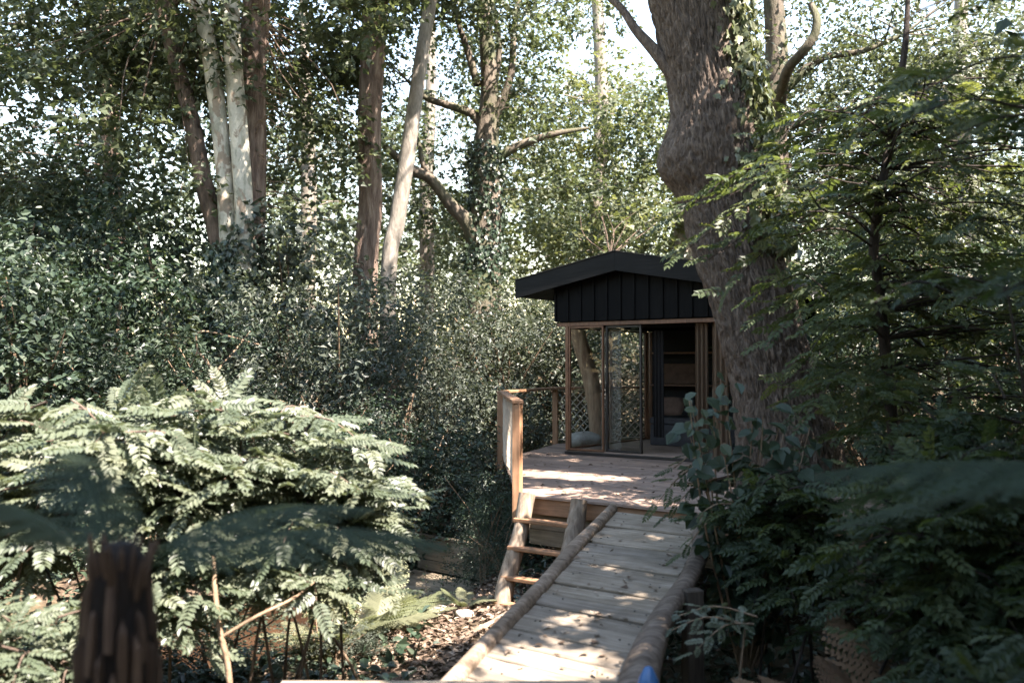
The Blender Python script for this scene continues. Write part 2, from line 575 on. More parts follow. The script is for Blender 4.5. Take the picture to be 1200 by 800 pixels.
def build_ground():
    n = 230
    t = np.linspace(-1, 1, n)
    w = np.sign(t) * (np.abs(t) * 14 + np.abs(t) ** 4 * 170)
    X, Y = np.meshgrid(w - 0.5, w + 9, indexing='ij')
    V = np.stack([X, Y, gz(X, Y)], -1).reshape(-1, 3)
    i, j = np.meshgrid(np.arange(n - 1), np.arange(n - 1), indexing='ij')
    F = np.stack([i * n + j, (i + 1) * n + j, (i + 1) * n + j + 1, i * n + j + 1], -1).reshape(-1, 4)
    tag(link('ground', make_mesh('ground', V, F, None, True), M['ground']), 'bare earth woodland floor with leaf litter', 'ground', kind='structure')
    pts, _ = smooth_path(np.column_stack([STREAM, np.full(len(STREAM), -1.68)]), np.ones(len(STREAM)), 60)
    T = nrm(np.gradient(pts, axis=0))
    N = np.stack([-T[:, 1], T[:, 0], 0 * T[:, 0]], -1)
    ks = np.linspace(-1.7, 1.7, 5)
    V = (pts[:, None, :] + ks[None, :, None] * N[:, None, :]).reshape(-1, 3)
    i, j = np.meshgrid(np.arange(59), np.arange(4), indexing='ij')
    F = np.stack([i * 5 + j, i * 5 + j + 1, (i + 1) * 5 + j + 1, (i + 1) * 5 + j], -1).reshape(-1, 4)
    tag(link('stream', make_mesh('stream', V, F[:, ::-1], None, True), M['water']), 'muddy brown stream under the leafy shrub', 'stream', kind='structure')


build_ground()

# ------------------------------------------------------------------ leaf templates (triangles, leaf along +Y, face +Z)
def T_simple(w=0.55, fold=0.1, droop=0.12):
    V = [(0, 0, 0), (w / 2, .45, fold), (0, 1, -droop), (-w / 2, .45, fold)]
    return np.array(V, float), np.array([(0, 1, 2), (0, 2, 3)])


def T_oval(w=0.5, fold=0.08, droop=0.1):
    V = [(0, 0, 0), (w * .42, .25, fold), (w * .5, .62, fold * .8), (0, 1, -droop), (-w * .5, .62, fold * .8), (-w * .42, .25, fold)]
    return np.array(V, float), np.array([(0, 1, 2), (0, 2, 3), (0, 3, 4), (0, 4, 5)])


def T_lobed(w=0.95, droop=0.1):
    a = [(0, 0, 0), (.30, -.05, 0), (.5, .28, .05), (.30, .42, .02), (.38, .75, .03), (.14, .68, 0), (0, 1, -droop),
         (-.14, .68, 0), (-.38, .75, .03), (-.30, .42, .02), (-.5, .28, .05), (-.30, -.05, 0)]
    V = np.array(a, float)
    V[:, 0] *= w
    V = np.vstack([V, [(0, .35, -.04)]])
    F = [(12, i, (i + 1) % 12) for i in range(12)]
    return V, np.array(F)


def T_star(w=1.0):
    V = [(0, 0, 0), (.5 * w, .2, .05), (.25 * w, .5, 0), (0, 1, -.12), (-.25 * w, .5, 0), (-.5 * w, .2, .05)]
    return np.array(V, float), np.array([(0, 1, 2), (0, 2, 3), (0, 3, 4), (0, 4, 5)])


def T_compound(pairs, rs, oval=True, leaf=0.21, width=0.5, droop=0.25, curl=0.0, flat=0.5):
    Vs, Fs, n = [], [], 0
    tv, tf = T_oval(width, 0.07, 0.12) if oval else T_simple(width, 0.08, 0.12)

    def rach(t):
        return np.array([curl * t * t, t, -droop * t * t])
    for k in range(pairs):
        t = 0.14 + 0.8 * k / (pairs - 1)
        p = rach(t)
        s = leaf * (0.72 + 0.42 * math.sin(math.pi * (0.15 + 0.75 * t))) * rs.uniform(.88, 1.1)
        for sd in (-1, 1):
            a = sd * math.radians(rs.uniform(56, 76) - 14 * t)
            d = np.array([math.sin(a), math.cos(a), rs.uniform(-.30, .10) * flat * 1.6 - droop * t * .7])
            d /= np.linalg.norm(d)
            nn = nrm(np.array([rs.uniform(-.3, .3) + .12 * sd, rs.uniform(-.2, .3), 1.0]))
            x = nrm(np.cross(d, nn))
            R = np.stack([x, d, np.cross(x, d)], -1)
            Vs.append((tv * s) @ R.T + p)
            Fs.append(tf + n)
            n += len(tv)
    d = nrm(np.array([2 * curl, 1, -2 * droop]))
    x = np.array([1.0, 0, 0])
    R = np.stack([x, d, np.cross(x, d)], -1)
    Vs.append((tv * leaf) @ R.T + rach(.96))
    Fs.append(tf + n)
    n += len(tv)
    w = .008
    prev = None
    for t in np.linspace(0, .97, 5):
        p = rach(t)
        Vs.append(np.array([p + (w * (1 - .7 * t), 0, 0), p - (w * (1 - .7 * t), 0, 0)]))
        if prev is not None:
            Fs.append(np.array([(prev, prev + 1, n), (prev + 1, n + 1, n)]))
        prev = n
        n += 2
    return np.vstack(Vs), np.vstack(Fs)


def T_frond(rs, pairs=26, teeth=8, width=0.27, droop=0.35, stalk=0.14):
    Vs, Fs, n = [], [], 0

    def rach(t):
        return np.array([0, t * (1 - .12 * droop * t), -droop * t * t])
    for k in range(pairs):
        q = k / (pairs - 1)
        t = stalk + (0.985 - stalk) * q
        p = rach(t)
        L = width * (math.sin(math.pi * (0.16 + 0.82 * q)) ** 0.75) * rs.uniform(.92, 1.06) + .01
        for sd in (-1, 1):
            a = sd * math.radians(72 - 26 * q + rs.uniform(-4, 4))
            d = nrm(np.array([math.sin(a), math.cos(a), -.25 - droop * t + rs.uniform(-.08, .08)]))
            up = nrm(np.array([0, 2 * droop * t, 1.0]))
            x = nrm(np.cross(d, up))
            sp = L / teeth
            m = teeth
            base = n
            loc = []
            for j in range(m):
                y0 = sp * j
                wj = 0.5 * width * 0.14 * (1 - (j / m) ** 1.6) + .004
                c0 = p + d * y0 - np.array([0, 0, .25]) * (y0 / max(L, .01)) ** 2 * L * .3
                c1 = p + d * (y0 + sp * .85) - np.array([0, 0, .25]) * ((y0 + sp) / max(L, .01)) ** 2 * L * .3
                for s2 in (-1, 1):
                    tip = (c0 + c1) / 2 + x * s2 * wj * 2.0 + d * sp * .35 - np.array([0, 0, .15]) * wj
                    loc += [c0, c1, tip]
                    Fs.append(np.array([(n, n + 1, n + 2)]))
                    n += 3
            Vs.append(np.array(loc))
    w = .007
    prev = None
    for t in np.linspace(0, .98, 8):
        p = rach(t)
        ww = w * (1 - .8 * t)
        Vs.append(np.array([p + (ww, 0, 0), p + (0, 0, -ww * 1.5), p - (ww, 0, 0)]))
        if prev is not None:
            Fs.append(np.array([(prev, prev + 1, n), (prev + 1, n + 1, n), (prev + 1, prev + 2, n + 1), (prev + 2, n + 2, n + 1)]))
        prev = n
        n += 3
    return np.vstack(Vs), np.vstack(Fs)


def frames(d, nn):
    d = nrm(d)
    x = nrm(np.cross(d, nn))
    return np.stack([x, d, np.cross(x, d)], -1)


def inst(temps, pos, R, s, rnd, rs, nonuni=None):
    """bake instances of templates to one triangle soup"""
    pick = rs.randint(0, len(temps), len(pos))
    Vs, Fs, Rn, n = [], [], [], 0
    for k, (tv, tf) in enumerate(temps):
        m = pick == k
        c = int(m.sum())
        if c == 0:
            continue
        v = np.einsum('nij,kj->nki', R[m], tv) * s[m][:, None, None] + pos[m][:, None, :]
        Vs.append(v.reshape(-1, 3))
        f = tf[None] + (np.arange(c) * len(tv))[:, None, None] + n
        Fs.append(f.reshape(-1, 3))
        Rn.append(np.repeat(rnd[m], len(tv)))
        n += c * len(tv)
    return np.vstack(Vs), np.vstack(Fs), np.concatenate(Rn)


RT = np.random.RandomState(3)
TREE_T = [T_star(.95), T_star(.8), T_simple(.7, .12, .1)]
SMALL_T = [T_simple(.5, .1, .08), T_simple(.42, .14, .15)]
OVAL_T = [T_oval(.5), T_oval(.6, .1, .2)]
IVY_T = [T_lobed(.95), T_lobed(.85, .2)]
COMP_HI = [T_compound(p, RT, True, .205, .46, dr, cu, .4) for p, dr, cu in ((9, .10, .06), (10, .18, -.08), (8, .05, 0), (9, .26, .1), (11, .14, -.03))]
COMP_LO = [T_compound(p, RT, False, .25, .6, dr, cu) for p, dr, cu in ((7, .2, .05), (8, .3, -.06), (6, .15, 0))]
FROND_T = [T_frond(RT, 26, 8, .27, d) for d in (.3, .45, .6)]
TFROND_T = [T_frond(RT, 30, 8, .22, d, .16) for d in (.30, .40, .50)]
BRACK_T = [T_frond(RT, 16, 9, .42, d, .25) for d in (.35, .5)]


def rand_unit(rs, n):
    return nrm(rs.normal(size=(n, 3)))


# sunlit places: canopy leaves whose shadow would fall there are left out (gaps in the canopy)
LIT = []


def sun_gap(pos, rs, zmax=99):
    keep = np.ones(len(pos), bool)
    for (c, ra, soft) in LIT:
        if c[2] > zmax:
            continue
        c = np.array(c, float)
        k = (pos[:, 2] - c[2]) / S[2]
        q = pos - k[:, None] * S[None, :]
        d = np.hypot((q[:, 0] - c[0]) / ra[0], (q[:, 1] - c[1]) / ra[1])
        d = d + rs.uniform(-soft, soft, len(pos))
        keep &= ~((d < 1) & (k > 0))
    return keep


def sprig_leaves(clumps, rs, per_area=26.0, m=7, size=0.12, L=0.55, droop=0.35, flat=0.75, gap=True, temps=None, jit=0.35):
    """leafy sprigs filling clumps (cx,cy,cz,rx,ry,rz). Returns triangle soup"""
    C = np.array([c[:3] for c in clumps])
    Rr = np.array([c[3:6] for c in clumps])
    cnt = np.maximum(3, (per_area * (Rr[:, 0] * Rr[:, 1] + Rr[:, 0] * Rr[:, 2] + Rr[:, 1] * Rr[:, 2]) * 4 / m).astype(int))
    idx = np.repeat(np.arange(len(C)), cnt)
    n = len(idx)
    u = rand_unit(rs, n)
    rho = rs.uniform(0.15, 1, n) ** 0.55
    st = C[idx] + u * rho[:, None] * Rr[idx]
    d = nrm(u * [1, 1, .5] * .8 + rs.normal(size=(n, 3)) * .55 - np.array([0, 0, droop]))
    ln = L * rs.uniform(.5, 1.25, n)
    t = (np.arange(m) + .5) / m
    pos = st[:, None, :] + d[:, None, :] * (ln[:, None] * t[None])[..., None]
    pos[:, :, 2] -= (ln[:, None] * t[None] ** 2) * .25
    side = np.cross(d, np.array([0, 0, 1.0]))
    side = nrm(side + 1e-4)
    sg = np.where(np.arange(m) % 2 == 0, 1.0, -1.0)
    ax = d[:, None, :] * .6 + side[:, None, :] * sg[None, :, None] + rs.normal(size=(n, m, 3)) * jit - np.array([0, 0, .25])
    nn = np.array([0, 0, 1.0]) * flat + rs.normal(size=(n, m, 3)) * .45 + u[:, None, :] * .35
    pos = (pos + rs.normal(size=pos.shape) * .03).reshape(-1, 3)
    R = frames(ax.reshape(-1, 3), nn.reshape(-1, 3))
    s = size * rs.uniform(.6, 1.25, n * m)
    rn = np.clip(np.repeat(rs.uniform(0, 1, n), m) * .6 + rs.uniform(0, .4, n * m), 0, 1)
    if gap and LIT:
        k = sun_gap(pos, rs)
        pos, R, s, rn = pos[k], R[k], s[k], rn[k]
    return inst(temps or TREE_T, pos, R, s, rn, rs)


def clumps_in(center, radii, n, rs, cr=(0.7, 1.2), shell=0.5, flat=0.65):
    u = rand_unit(rs, n)
    rho = rs.uniform(shell ** 3, 1, n) ** (1 / 3)
    c = np.array(center) + u * rho[:, None] * np.array(radii)
    r = rs.uniform(cr[0], cr[1], n)
    return [(*c[i], r[i], r[i], r[i] * flat) for i in range(n)]


def twigs(mb, clumps, anchors, rs, r0=0.035):
    A = np.array([a[:3] for a in anchors])
    for c in clumps:
        p = np.array(c[:3])
        w = np.linalg.norm((A - p) * [1, 1, 1.3], axis=1) + np.where(A[:, 2] > p[2], 1.5, 0)
        a = A[np.argmin(w)]
        L = np.linalg.norm(p - a)
        if L < 0.2:
            continue
        mid = (a + p) / 2 + rs.normal(size=3) * L * .08 + np.array([0, 0, L * .08])
        q, r = smooth_path([a, mid, p], [r0 * (0.6 + .25 * L), r0 * .6, r0 * .25], 7)
        mb.tube(q, r, 5, cap=False)


def shifted(soup, root):
    V, F, rn = soup
    return V, F, rn


def fol(name, soup, mat, root, kind='stuff'):
    V, F, rn = soup
    return wpart(name, V, F, mat, root, rn, False, kind)


def ivy_on(path, rad, rs, n, temps, size, zr=None, ang=None, out=0.03):
    """leaves lying on a tube"""
    path = np.asarray(path)
    i = rs.randint(0, len(path) - 1, n)
    f = rs.uniform(0, 1, n)[:, None]
    c = path[i] * (1 - f) + path[i + 1] * f
    r = np.asarray(rad)[i]
    th = rs.uniform(0, 2 * math.pi, n) if ang is None else rs.normal(ang[0], ang[1], n)
    o = np.stack([np.cos(th), np.sin(th), 0 * th], -1)
    lay = rs.uniform(0, 1, n) ** 2
    pos = c + o * (r + out * .4 + lay * out * 4)[:, None]
    nn = o + rs.normal(size=(n, 3)) * .35 + [0, 0, .35]
    ax = np.array([0, 0, -1.0]) + rs.normal(size=(n, 3)) * .5
    return inst(temps, pos, frames(ax, nn), size * rs.uniform(.6, 1.2, n), rs.uniform(0, 1, n), rs)


def merge(*soups):
    Vs, Fs, Rn, n = [], [], [], 0
    for V, F, r in soups:
        Vs.append(V); Fs.append(F + n); Rn.append(r); n += len(V)
    return np.vstack(Vs), np.vstack(Fs), np.concatenate(Rn)


# ------------------------------------------------------------------ deck, railing, cabin, ramp
ANG = math.radians(-36)
U = np.array([math.cos(ANG), math.sin(ANG), 0])
Vv = np.array([-math.sin(ANG), math.cos(ANG), 0])
F0 = np.array([0.09, 9.73, 0.0])


def DW(a, b, z=0.0):
    return F0 + U * a + Vv * b + np.array([0, 0, z])


def plank_mesh(name, L, Wd, T, rs, warp=0.004, bv=0.006, nseg=5, ragged=0.0):
    """plank along X, centred; top at z = 0"""
    xs = np.linspace(-L / 2, L / 2, nseg + 1)
    prof = [(-Wd / 2, -T), (-Wd / 2, -bv), (-Wd / 2 + bv, 0), (Wd / 2 - bv, 0), (Wd / 2, -bv), (Wd / 2, -T)]
    V = []
    for k, x in enumerate(xs):
        e = rs.uniform(-1, 1) * ragged
        wz = rs.uniform(-warp, warp)
        for (y, z) in prof:
            V.append((x, y * (1 + e) , z + wz))
    V = np.array(V)
    m = len(prof)
    F = []
    for k in range(nseg):
        for j in range(m):
            a, b = k * m + j, k * m + (j + 1) % m
            F.append((a, a + m, b + m, b))
    F.append((0, 1, 2, 5)); F.append((2, 3, 4, 5))
    o = nseg * m
    F.append((o + 5, o + 2, o + 1, o)); F.append((o + 5, o + 4, o + 3, o + 2))
    return make_mesh(name, V, np.array(F))


def build_deck():
    rs = np.random.RandomState(11)
    root = thing('timber_deck', 'raised pinkish-brown timber deck in front of the black cabin', 'deck', F0, ANG)
    edge = [(0, 0), (-2.40, 2.99), (-3.20, 5.66), (-1.6, 7.9)]
    pitch, gap = 0.145, 0.006
    b = 0.0
    while b < 7.7:
        bm = b + pitch / 2
        for (a0, b0), (a1, b1) in zip(edge[:-1], edge[1:]):
            if b0 <= bm <= b1:
                left = a0 + (a1 - a0) * (bm - b0) / (b1 - b0)
        right = 3.6
        if 1.9 < bm < 4.05:
            right = 1.12
        if bm >= 4.05:
            right = 1.0
        # two or three boards to a row, butt joints staggered
        cuts = [left]
        x = left + rs.uniform(1.0, 2.6)
        while x < right - 0.7:
            cuts.append(x)
            x += rs.uniform(1.8, 2.8)
        cuts.append(right)
        for x0, x1 in zip(cuts[:-1], cuts[1:]):
            me = plank_mesh('deck_board', x1 - x0 - .004, pitch - gap, .028, rs, .0012, .003, 3)
            link('deck_board', me, M['deck_wood'], root, Matrix.Translation(((x0 + x1) / 2, bm, rs.uniform(-.0015, .0015))))
        b += pitch
    mb = MB().bevbox((0.02, 0.03, -.20), (3.58, 0.075, -.031))
    mb.part('rim_joist', M['rail_wood_h'], root)
    for k in range(2):
        z1 = -.205 - k * .165
        MB().bevbox((0.05, 0.09 + .004 * k, z1 - .16), (3.5, 0.12 + .004 * k, z1)).part('skirt_board', M['old_board'], root)
    d = math.hypot(2.4, 2.99)
    me = MB().bevbox((0, -.02, -.19), (d - .02, .02, -.031)).mesh('edge_joist')
    link('edge_joist', me, M['rail_wood_h'], root, Matrix.Translation((0.0, 0.1, 0)) @ Matrix.Rotation(math.atan2(2.99, -2.4), 4, 'Z'))
    d = math.hypot(.8, 2.67)
    me = MB().bevbox((0.03, -.02, -.19), (d - .02, .02, -.031)).mesh('edge_joist')
    link('edge_joist', me, M['rail_wood_h'], root, Matrix.Translation((-2.36, 3.0, 0)) @ Matrix.Rotation(math.atan2(2.67, -.8), 4, 'Z'))
    for a, bb in ((0.35, .3), (1.7, .3), (3.2, .3), (-2.0, 3.1), (-2.8, 5.4), (0, 4), (-1.4, 7.2), (.6, 6.8)):
        w = DW(a, bb)
        g = float(gz(w[0], w[1])) - .1
        MB().bevbox((a - .06, bb - .06, g), (a + .06, bb + .06, -.21)).part('deck_post', M['old_board'], root)
    return root


def build_railing():
    """two runs: left side towards the camera, and the back of the deck"""
    root = thing('deck_railing', 'orange-brown timber deck railing hung with a diamond rope net', 'railing', F0, ANG)
    posts = [(-0.04, 0.0), (-2.46, 2.99), (-3.24, 5.66), (-2.1, 7.35), (-0.9, 7.9), (.9, 7.9)]
    for k, (a, b) in enumerate(posts):
        z0 = -.30 if k == 0 else -.16
        m = MB().bevbox((-.045, -.045, z0), (.045, .045, .955), .006).mesh('post')
        link('post', m, M['rail_wood'], root, Matrix.Translation((a - (.03 if k else 0.0), b, 0)) @ Matrix.Rotation(math.radians(14 if k == 0 else 20), 4, 'Z'))
    for k, ((a0, b0), (a1, b1)) in enumerate(zip(posts[:-1], posts[1:])):
        L = math.hypot(a1 - a0, b1 - b0)
        an = math.atan2(b1 - b0, a1 - a0)
        Mx = Matrix.Translation((a0 - (.03 if k else 0), b0, 0)) @ Matrix.Rotation(an, 4, 'Z')
        m = MB().bevbox((-.05 if k == 0 else -.03, -.06, .957), (L + .03, .06, 1.0 - .003 * (k % 2)), .006).mesh('top_rail')
        link('top_rail', m, M['rail_wood_h'], root, Mx)
        if k == 1:
            continue
        mb = MB()
        z0, z1, st = .06, .93, .115
        h = z1 - z0
        x = -h
        rs = np.random.RandomState(k)
        while x < L:
            for s in (1, -1):
                # strand goes from (x, z0) to (x + h, z1) or mirrored
                pts = []
                for t in np.linspace(0, 1, 9):
                    xx = x + h * t
                    zz = z0 + h * t if s == 1 else z1 - h * t
                    if .05 <= xx <= L - .05:
                        pts.append((xx + .01 * math.sin(9 * t + x * 7), .008 * s + .012 * math.sin(3 * xx), zz))
                if len(pts) > 1:
                    mb.tube(pts, .0055 if k == 0 else .008, 4, cap=False)
            x += st * 1.25
        mb.tube([(.05, 0, z0), (L / 2, 0, z0 + .01), (L - .05, 0, z0)], .008, 4)
        mb.tube([(.05, 0, z1), (L / 2, 0, z1 - .012), (L - .05, 0, z1)], .008, 4)
        o = mb.part('rope_net', M['rope'] if k == 0 else M['rope_lit'], root)
        o.matrix_basis = Mx
    return root


C0 = DW(-2.02, 4.12)


def build_cabin():
    root = thing('garden_cabin', 'small black timber cabin with glass corner and low gable roof', 'cabin', C0, ANG)
    BW, BH = M['black_wood'], M['black_wood_h']
    wd, dp = 3.0, 2.7
    # floor and sill
    MB().bevbox((-.02, 0.0, .004), (wd, dp, .06)).part('floor', M['deck_wood'], root)
    MB().bevbox((-.04, -.05, .004), (wd, -.004, .045)).part('threshold', M['dark_frame'], root)
    # roof: two slabs with fascia boards
    ax, ridge, pitch = 1.0, 3.045, 0.185
    xl, xr, yf, yb = -0.80, 3.35, -.28, dp + .3
    roof = None
    for sd, x1 in ((-1, xl), (1, xr)):
        n = abs(x1 - ax)
        V = []
        for x in (ax, x1):
            z = ridge - abs(x - ax) * pitch
            for y in (yf + .045, yb):
                for dz in (-.09, -.004):
                    V.append((x, y, z + dz))
        mb = MB().add(V, BOXF)
        o = mb.part('roof', BH, root)
        # fascia along the front edge
        V = []
        for x in (ax + .002 * sd, x1 + .02 * sd):
            z = ridge - abs(x - ax) * pitch
            for y in (yf, yf + .04):
                for dz in (-.265, .022):
                    V.append((x, y, z + dz))
        MB().add(V, BOXF).part('fascia', BH, o)
        # metal drip edge on top
        V = []
        for x in (ax, x1 + .03 * sd):
            z = ridge - abs(x - ax) * pitch
            for y in (yf - .02, yf + .06):
                for dz in (.026, .034):
                    V.append((x, y, z + dz))
        MB().add(V, BOXF).part('drip_edge', M['dark_frame'], o)
        z = ridge - n * pitch
        MB().bevbox((x1 - .02 * (sd > 0) + (.0 if sd > 0 else -.0), yf + .05, z - .24), (x1 + .03 * sd, yb, z - .095)).part('eave_board', BH, o)
    # soffit boards under the left eave
    for k in range(9):
        y0 = yf + .06 + k * .33
        V = []
        for x in (xl + .04, -.2):
            z = ridge - abs(x - ax) * pitch - .24
            for y in (y0, y0 + .32):
                for dz in (-.02, 0):
                    V.append((x, y, z + dz))
        MB().add(V, BOXF).part('soffit_board', BH, root)
    # gable boards with battens
    x = -.19
    k = 0
    while x < wd:
        w = .232
        z1a = ridge - abs(x - ax) * pitch - .095
        z1b = ridge - abs(min(x + w, wd) - ax) * pitch - .095
        V = []
        for xx, z1 in ((x + .003, z1a), (min(x + w, wd) - .003, z1b)):
            for y in (-.06 + .004 * (k % 2), -.03):
                for z in (2.06, z1):
                    V.append((xx, y, z))
        MB().add(V, BOXF).part('gable_board', BW, root)
        MB().bevbox((x - .017, -.082, 2.062), (x + .017, -.062, z1a), .003).part('batten', BW, root)
        x += w
        k += 1
    MB().bevbox((-.19, -.025, 1.985), (wd, .05, 2.045)).part('lintel', M['frame_wood'], root)
    # left wall head and posts
    MB().bevbox((-.19, .055, 2.0), (-.02, dp, 2.45)).part('head_board', BW, root)
    for (x0, x1, y0, y1, mt) in ((-.035, .02, -.03, .035, 'frame_wood'), (-.05, .03, dp - .08, dp, 'frame_wood'), (wd - .1, wd, -.02, .08, 'black_wood'),
                                 (wd - .1, wd, dp - .08, dp, 'black_wood')):
        MB().bevbox((x0, y0, .062), (x1, y1, 1.983)).part('corner_post', M[mt], root)

    def sash(name, x0, x1, y, z0, z1, w, mat, axis=0, xfix=0):
        fr = MB()
        if axis == 0:
            fr.bevbox((x0, y - .02, z0), (x0 + w, y + .02, z1)).bevbox((x1 - w, y - .02, z0), (x1, y + .02, z1))
            fr.bevbox((x0 + w, y - .02, z0), (x1 - w, y + .02, z0 + w)).bevbox((x0 + w, y - .02, z1 - w), (x1 - w, y + .02, z1))
        else:
            fr.bevbox((xfix - .02, x0, z0), (xfix + .02, x0 + w, z1)).bevbox((xfix - .02, x1 - w, z0), (xfix + .02, x1, z1))
            fr.bevbox((xfix - .02, x0 + w, z0), (xfix + .02, x1 - w, z0 + w)).bevbox((xfix - .02, x0 + w, z1 - w), (xfix + .02, x1 - w, z1))
        o = fr.part(name, mat, root)
        if axis == 0:
            V = [(x0 + w, y, z0 + w), (x1 - w, y, z0 + w), (x1 - w, y, z1 - w), (x0 + w, y, z1 - w)]
        else:
            V = [(xfix, x0 + w, z0 + w), (xfix, x1 - w, z0 + w), (xfix, x1 - w, z1 - w), (xfix, x0 + w, z1 - w)]
        MB().add(V, [(0, 1, 2, 3)]).part('pane', M['glass'], o)
        return o
    sash('window_sash', .022, .645, .0, .064, 1.98, .028, M['frame_wood'])
    d = sash('sliding_door', .66, 1.27, .045, .064, 1.98, .034, M['dark_frame'])
    MB().bevbox((.672, .0, .95), (.685, .024, 1.1), .003).part('handle', M['dark_frame'], d)
    sash('window_sash', .037, 1.33, 0, .064, 1.98, .028, M['frame_wood'], 1, -.01)
    sash('window_sash', 1.345, dp - .085, 0, .064, 1.98, .028, M['frame_wood'], 1, -.01)
    # inside wall between the glass corner and the sleeping room, back wall, right wall, ceiling
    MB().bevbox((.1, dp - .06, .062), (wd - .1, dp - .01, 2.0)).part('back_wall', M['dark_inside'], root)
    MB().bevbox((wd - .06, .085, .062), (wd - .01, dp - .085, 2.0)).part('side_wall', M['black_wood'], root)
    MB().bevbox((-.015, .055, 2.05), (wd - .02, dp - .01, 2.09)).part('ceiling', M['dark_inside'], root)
    MB().bevbox((.05, dp - .05, .062), (.09, dp - .01, 1.983)).part('corner_post', M['frame_wood'], root)
    # built-in bunk and shelves
    MB().bevbox((.62, 1.55, .062), (wd - .07, dp - .07, .40), .01).part('bunk_base', M['grey_cloth'], root)
    MB().bevbox((.61, 1.53, .402), (wd - .07, dp - .07, .52), .03).part('mattress', M['grey_cloth'], root)
    for z in (1.02, 1.58):
        MB().bevbox((.2, dp - .36, z), (wd - .07, dp - .065, z + .03)).part('shelf', M['frame_wood'], root)
    # roof hides the ridge at the back: rear gable
    for xx in np.arange(-.19, wd, .232):
        z1 = ridge - abs(xx - ax) * pitch - .095
        z2 = ridge - abs(min(xx + .23, wd) - ax) * pitch - .095
        V = []
        for q, zt in ((xx, min(z1, z2)), (min(xx + .23, wd), min(z1, z2))):
            for y in (dp + .003, dp + .03):
                for z in (1.99, zt):
                    V.append((q, y, z))
        MB().add(V, BOXF).part('gable_board', BW, root)

    # things in the cabin
    def at(x, y, z):
        return C0 + U * x + Vv * y + np.array([0, 0, z])

    def curtain(name, label, x0, x1, y, z0, z1, folds, amp, mat, axis=0, pinch=0):
        t = np.linspace(0, 1, folds * 8 + 1)
        zs = np.linspace(z0, z1, 12)
        V = []
        for z in zs:
            q = (z - z0) / (z1 - z0)
            w = 1 - pinch * math.exp(-((q - .45) / .2) ** 2)
            for tt in t:
                p = x0 + (x1 - x0) * (0.5 + (tt - .5) * w)
                V.append((p, y + amp * math.sin(tt * folds * 2 * math.pi) * (1.1 - .4 * q), z))
        n, m = len(zs), len(t)
        F = [(i * m + j, i * m + j + 1, (i + 1) * m + j + 1, (i + 1) * m + j) for i in range(n - 1) for j in range(m - 1)]
        V = np.array(V)
        base = np.array([(x0 + x1) / 2, y, z0])
        V = V - base
        if axis:
            V = np.stack([-V[:, 1], V[:, 0], V[:, 2]], -1)
        # a thin cloth with real thickness
        N = np.array([0, .003, 0]) if not axis else np.array([.003, 0, 0])
        V2 = np.vstack([V, V + N])
        F2 = F + [tuple(i + len(V) for i in f[::-1]) for f in F]
        o = link(name, make_mesh(name, V2, np.array(F2), None, True), mat)
        b = base if not axis else np.array([y, (x0 + x1) / 2, z0])
        if axis:
            b = np.array([axis, (x0 + x1) / 2, z0])
        o.location = at(*b)
        o.rotation_euler = (0, 0, ANG)
        tag(o, label, 'curtain')
        return o
    curtain('sheer_curtain', 'white sheer curtain gathered behind the sliding glass door', .50, .86, .15, .09, 1.96, 5, .022, M['sheer'])
    curtain('linen_curtain', 'tan linen curtain bunched at the right of the dark doorway', 2.10, 2.30, .10, .09, 1.98, 3, .04, M['curtain'])
    curtain('linen_curtain', 'narrow tan curtain right against the thick trunk', 2.38, 2.62, .06, .09, 1.98, 3, .03, M['curtain'])
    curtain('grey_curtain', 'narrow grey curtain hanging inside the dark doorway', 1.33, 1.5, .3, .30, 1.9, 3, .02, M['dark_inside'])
    # cushion (pillow shape)
    n = 14
    th = np.linspace(-1, 1, n)
    X, Y = np.meshgrid(th, th, indexing='ij')
    H = .075 * ((1 - X ** 4) * (1 - Y ** 4)) ** .6
    pin = 1 - .10 * (X ** 2) * (Y ** 2)
    a = np.stack([X * .26 * pin, Y * .17 * pin, H], -1).reshape(-1, 3)
    b = a * [1, 1, -1]
    F = [(i * n + j, (i + 1) * n + j, (i + 1) * n + j + 1, i * n + j + 1) for i in range(n - 1) for j in range(n - 1)]
    F = F + [tuple(q + n * n for q in f[::-1]) for f in F]
    me = make_mesh('cushion', np.vstack([a, b]), np.array(F), None, True)
    o = link('cushion', me, M['brown_cloth'])
    o.matrix_world = Matrix.Translation(at(.86, 1.80, .70)) @ Matrix.Rotation(ANG, 4, 'Z') @ Matrix.Rotation(math.radians(62), 4, 'X')
    tag(o, 'pinkish-brown cushion leaning on the grey bunk in the cabin', 'cushion')
    me2 = MB().bevbox((-.36, -.03, 0), (.36, .03, .36), .01).mesh('picture')
    o = link('leaning_panel', me2, M['brown_cloth'])
    o.matrix_world = Matrix.Translation(at(.68, dp - .22, 1.052)) @ Matrix.Rotation(ANG, 4, 'Z') @ Matrix.Rotation(math.radians(-8), 4, 'X')
    tag(o, 'brown panel leaning on the shelf above the cabin bunk', 'panel')
    return root


def log_tube(pts, rad, n=26, seg=12, wob=.05, seed=0):
    p, r = smooth_path(pts, rad, n)
    return MB().tube(p, r, seg, wob, True, seed)


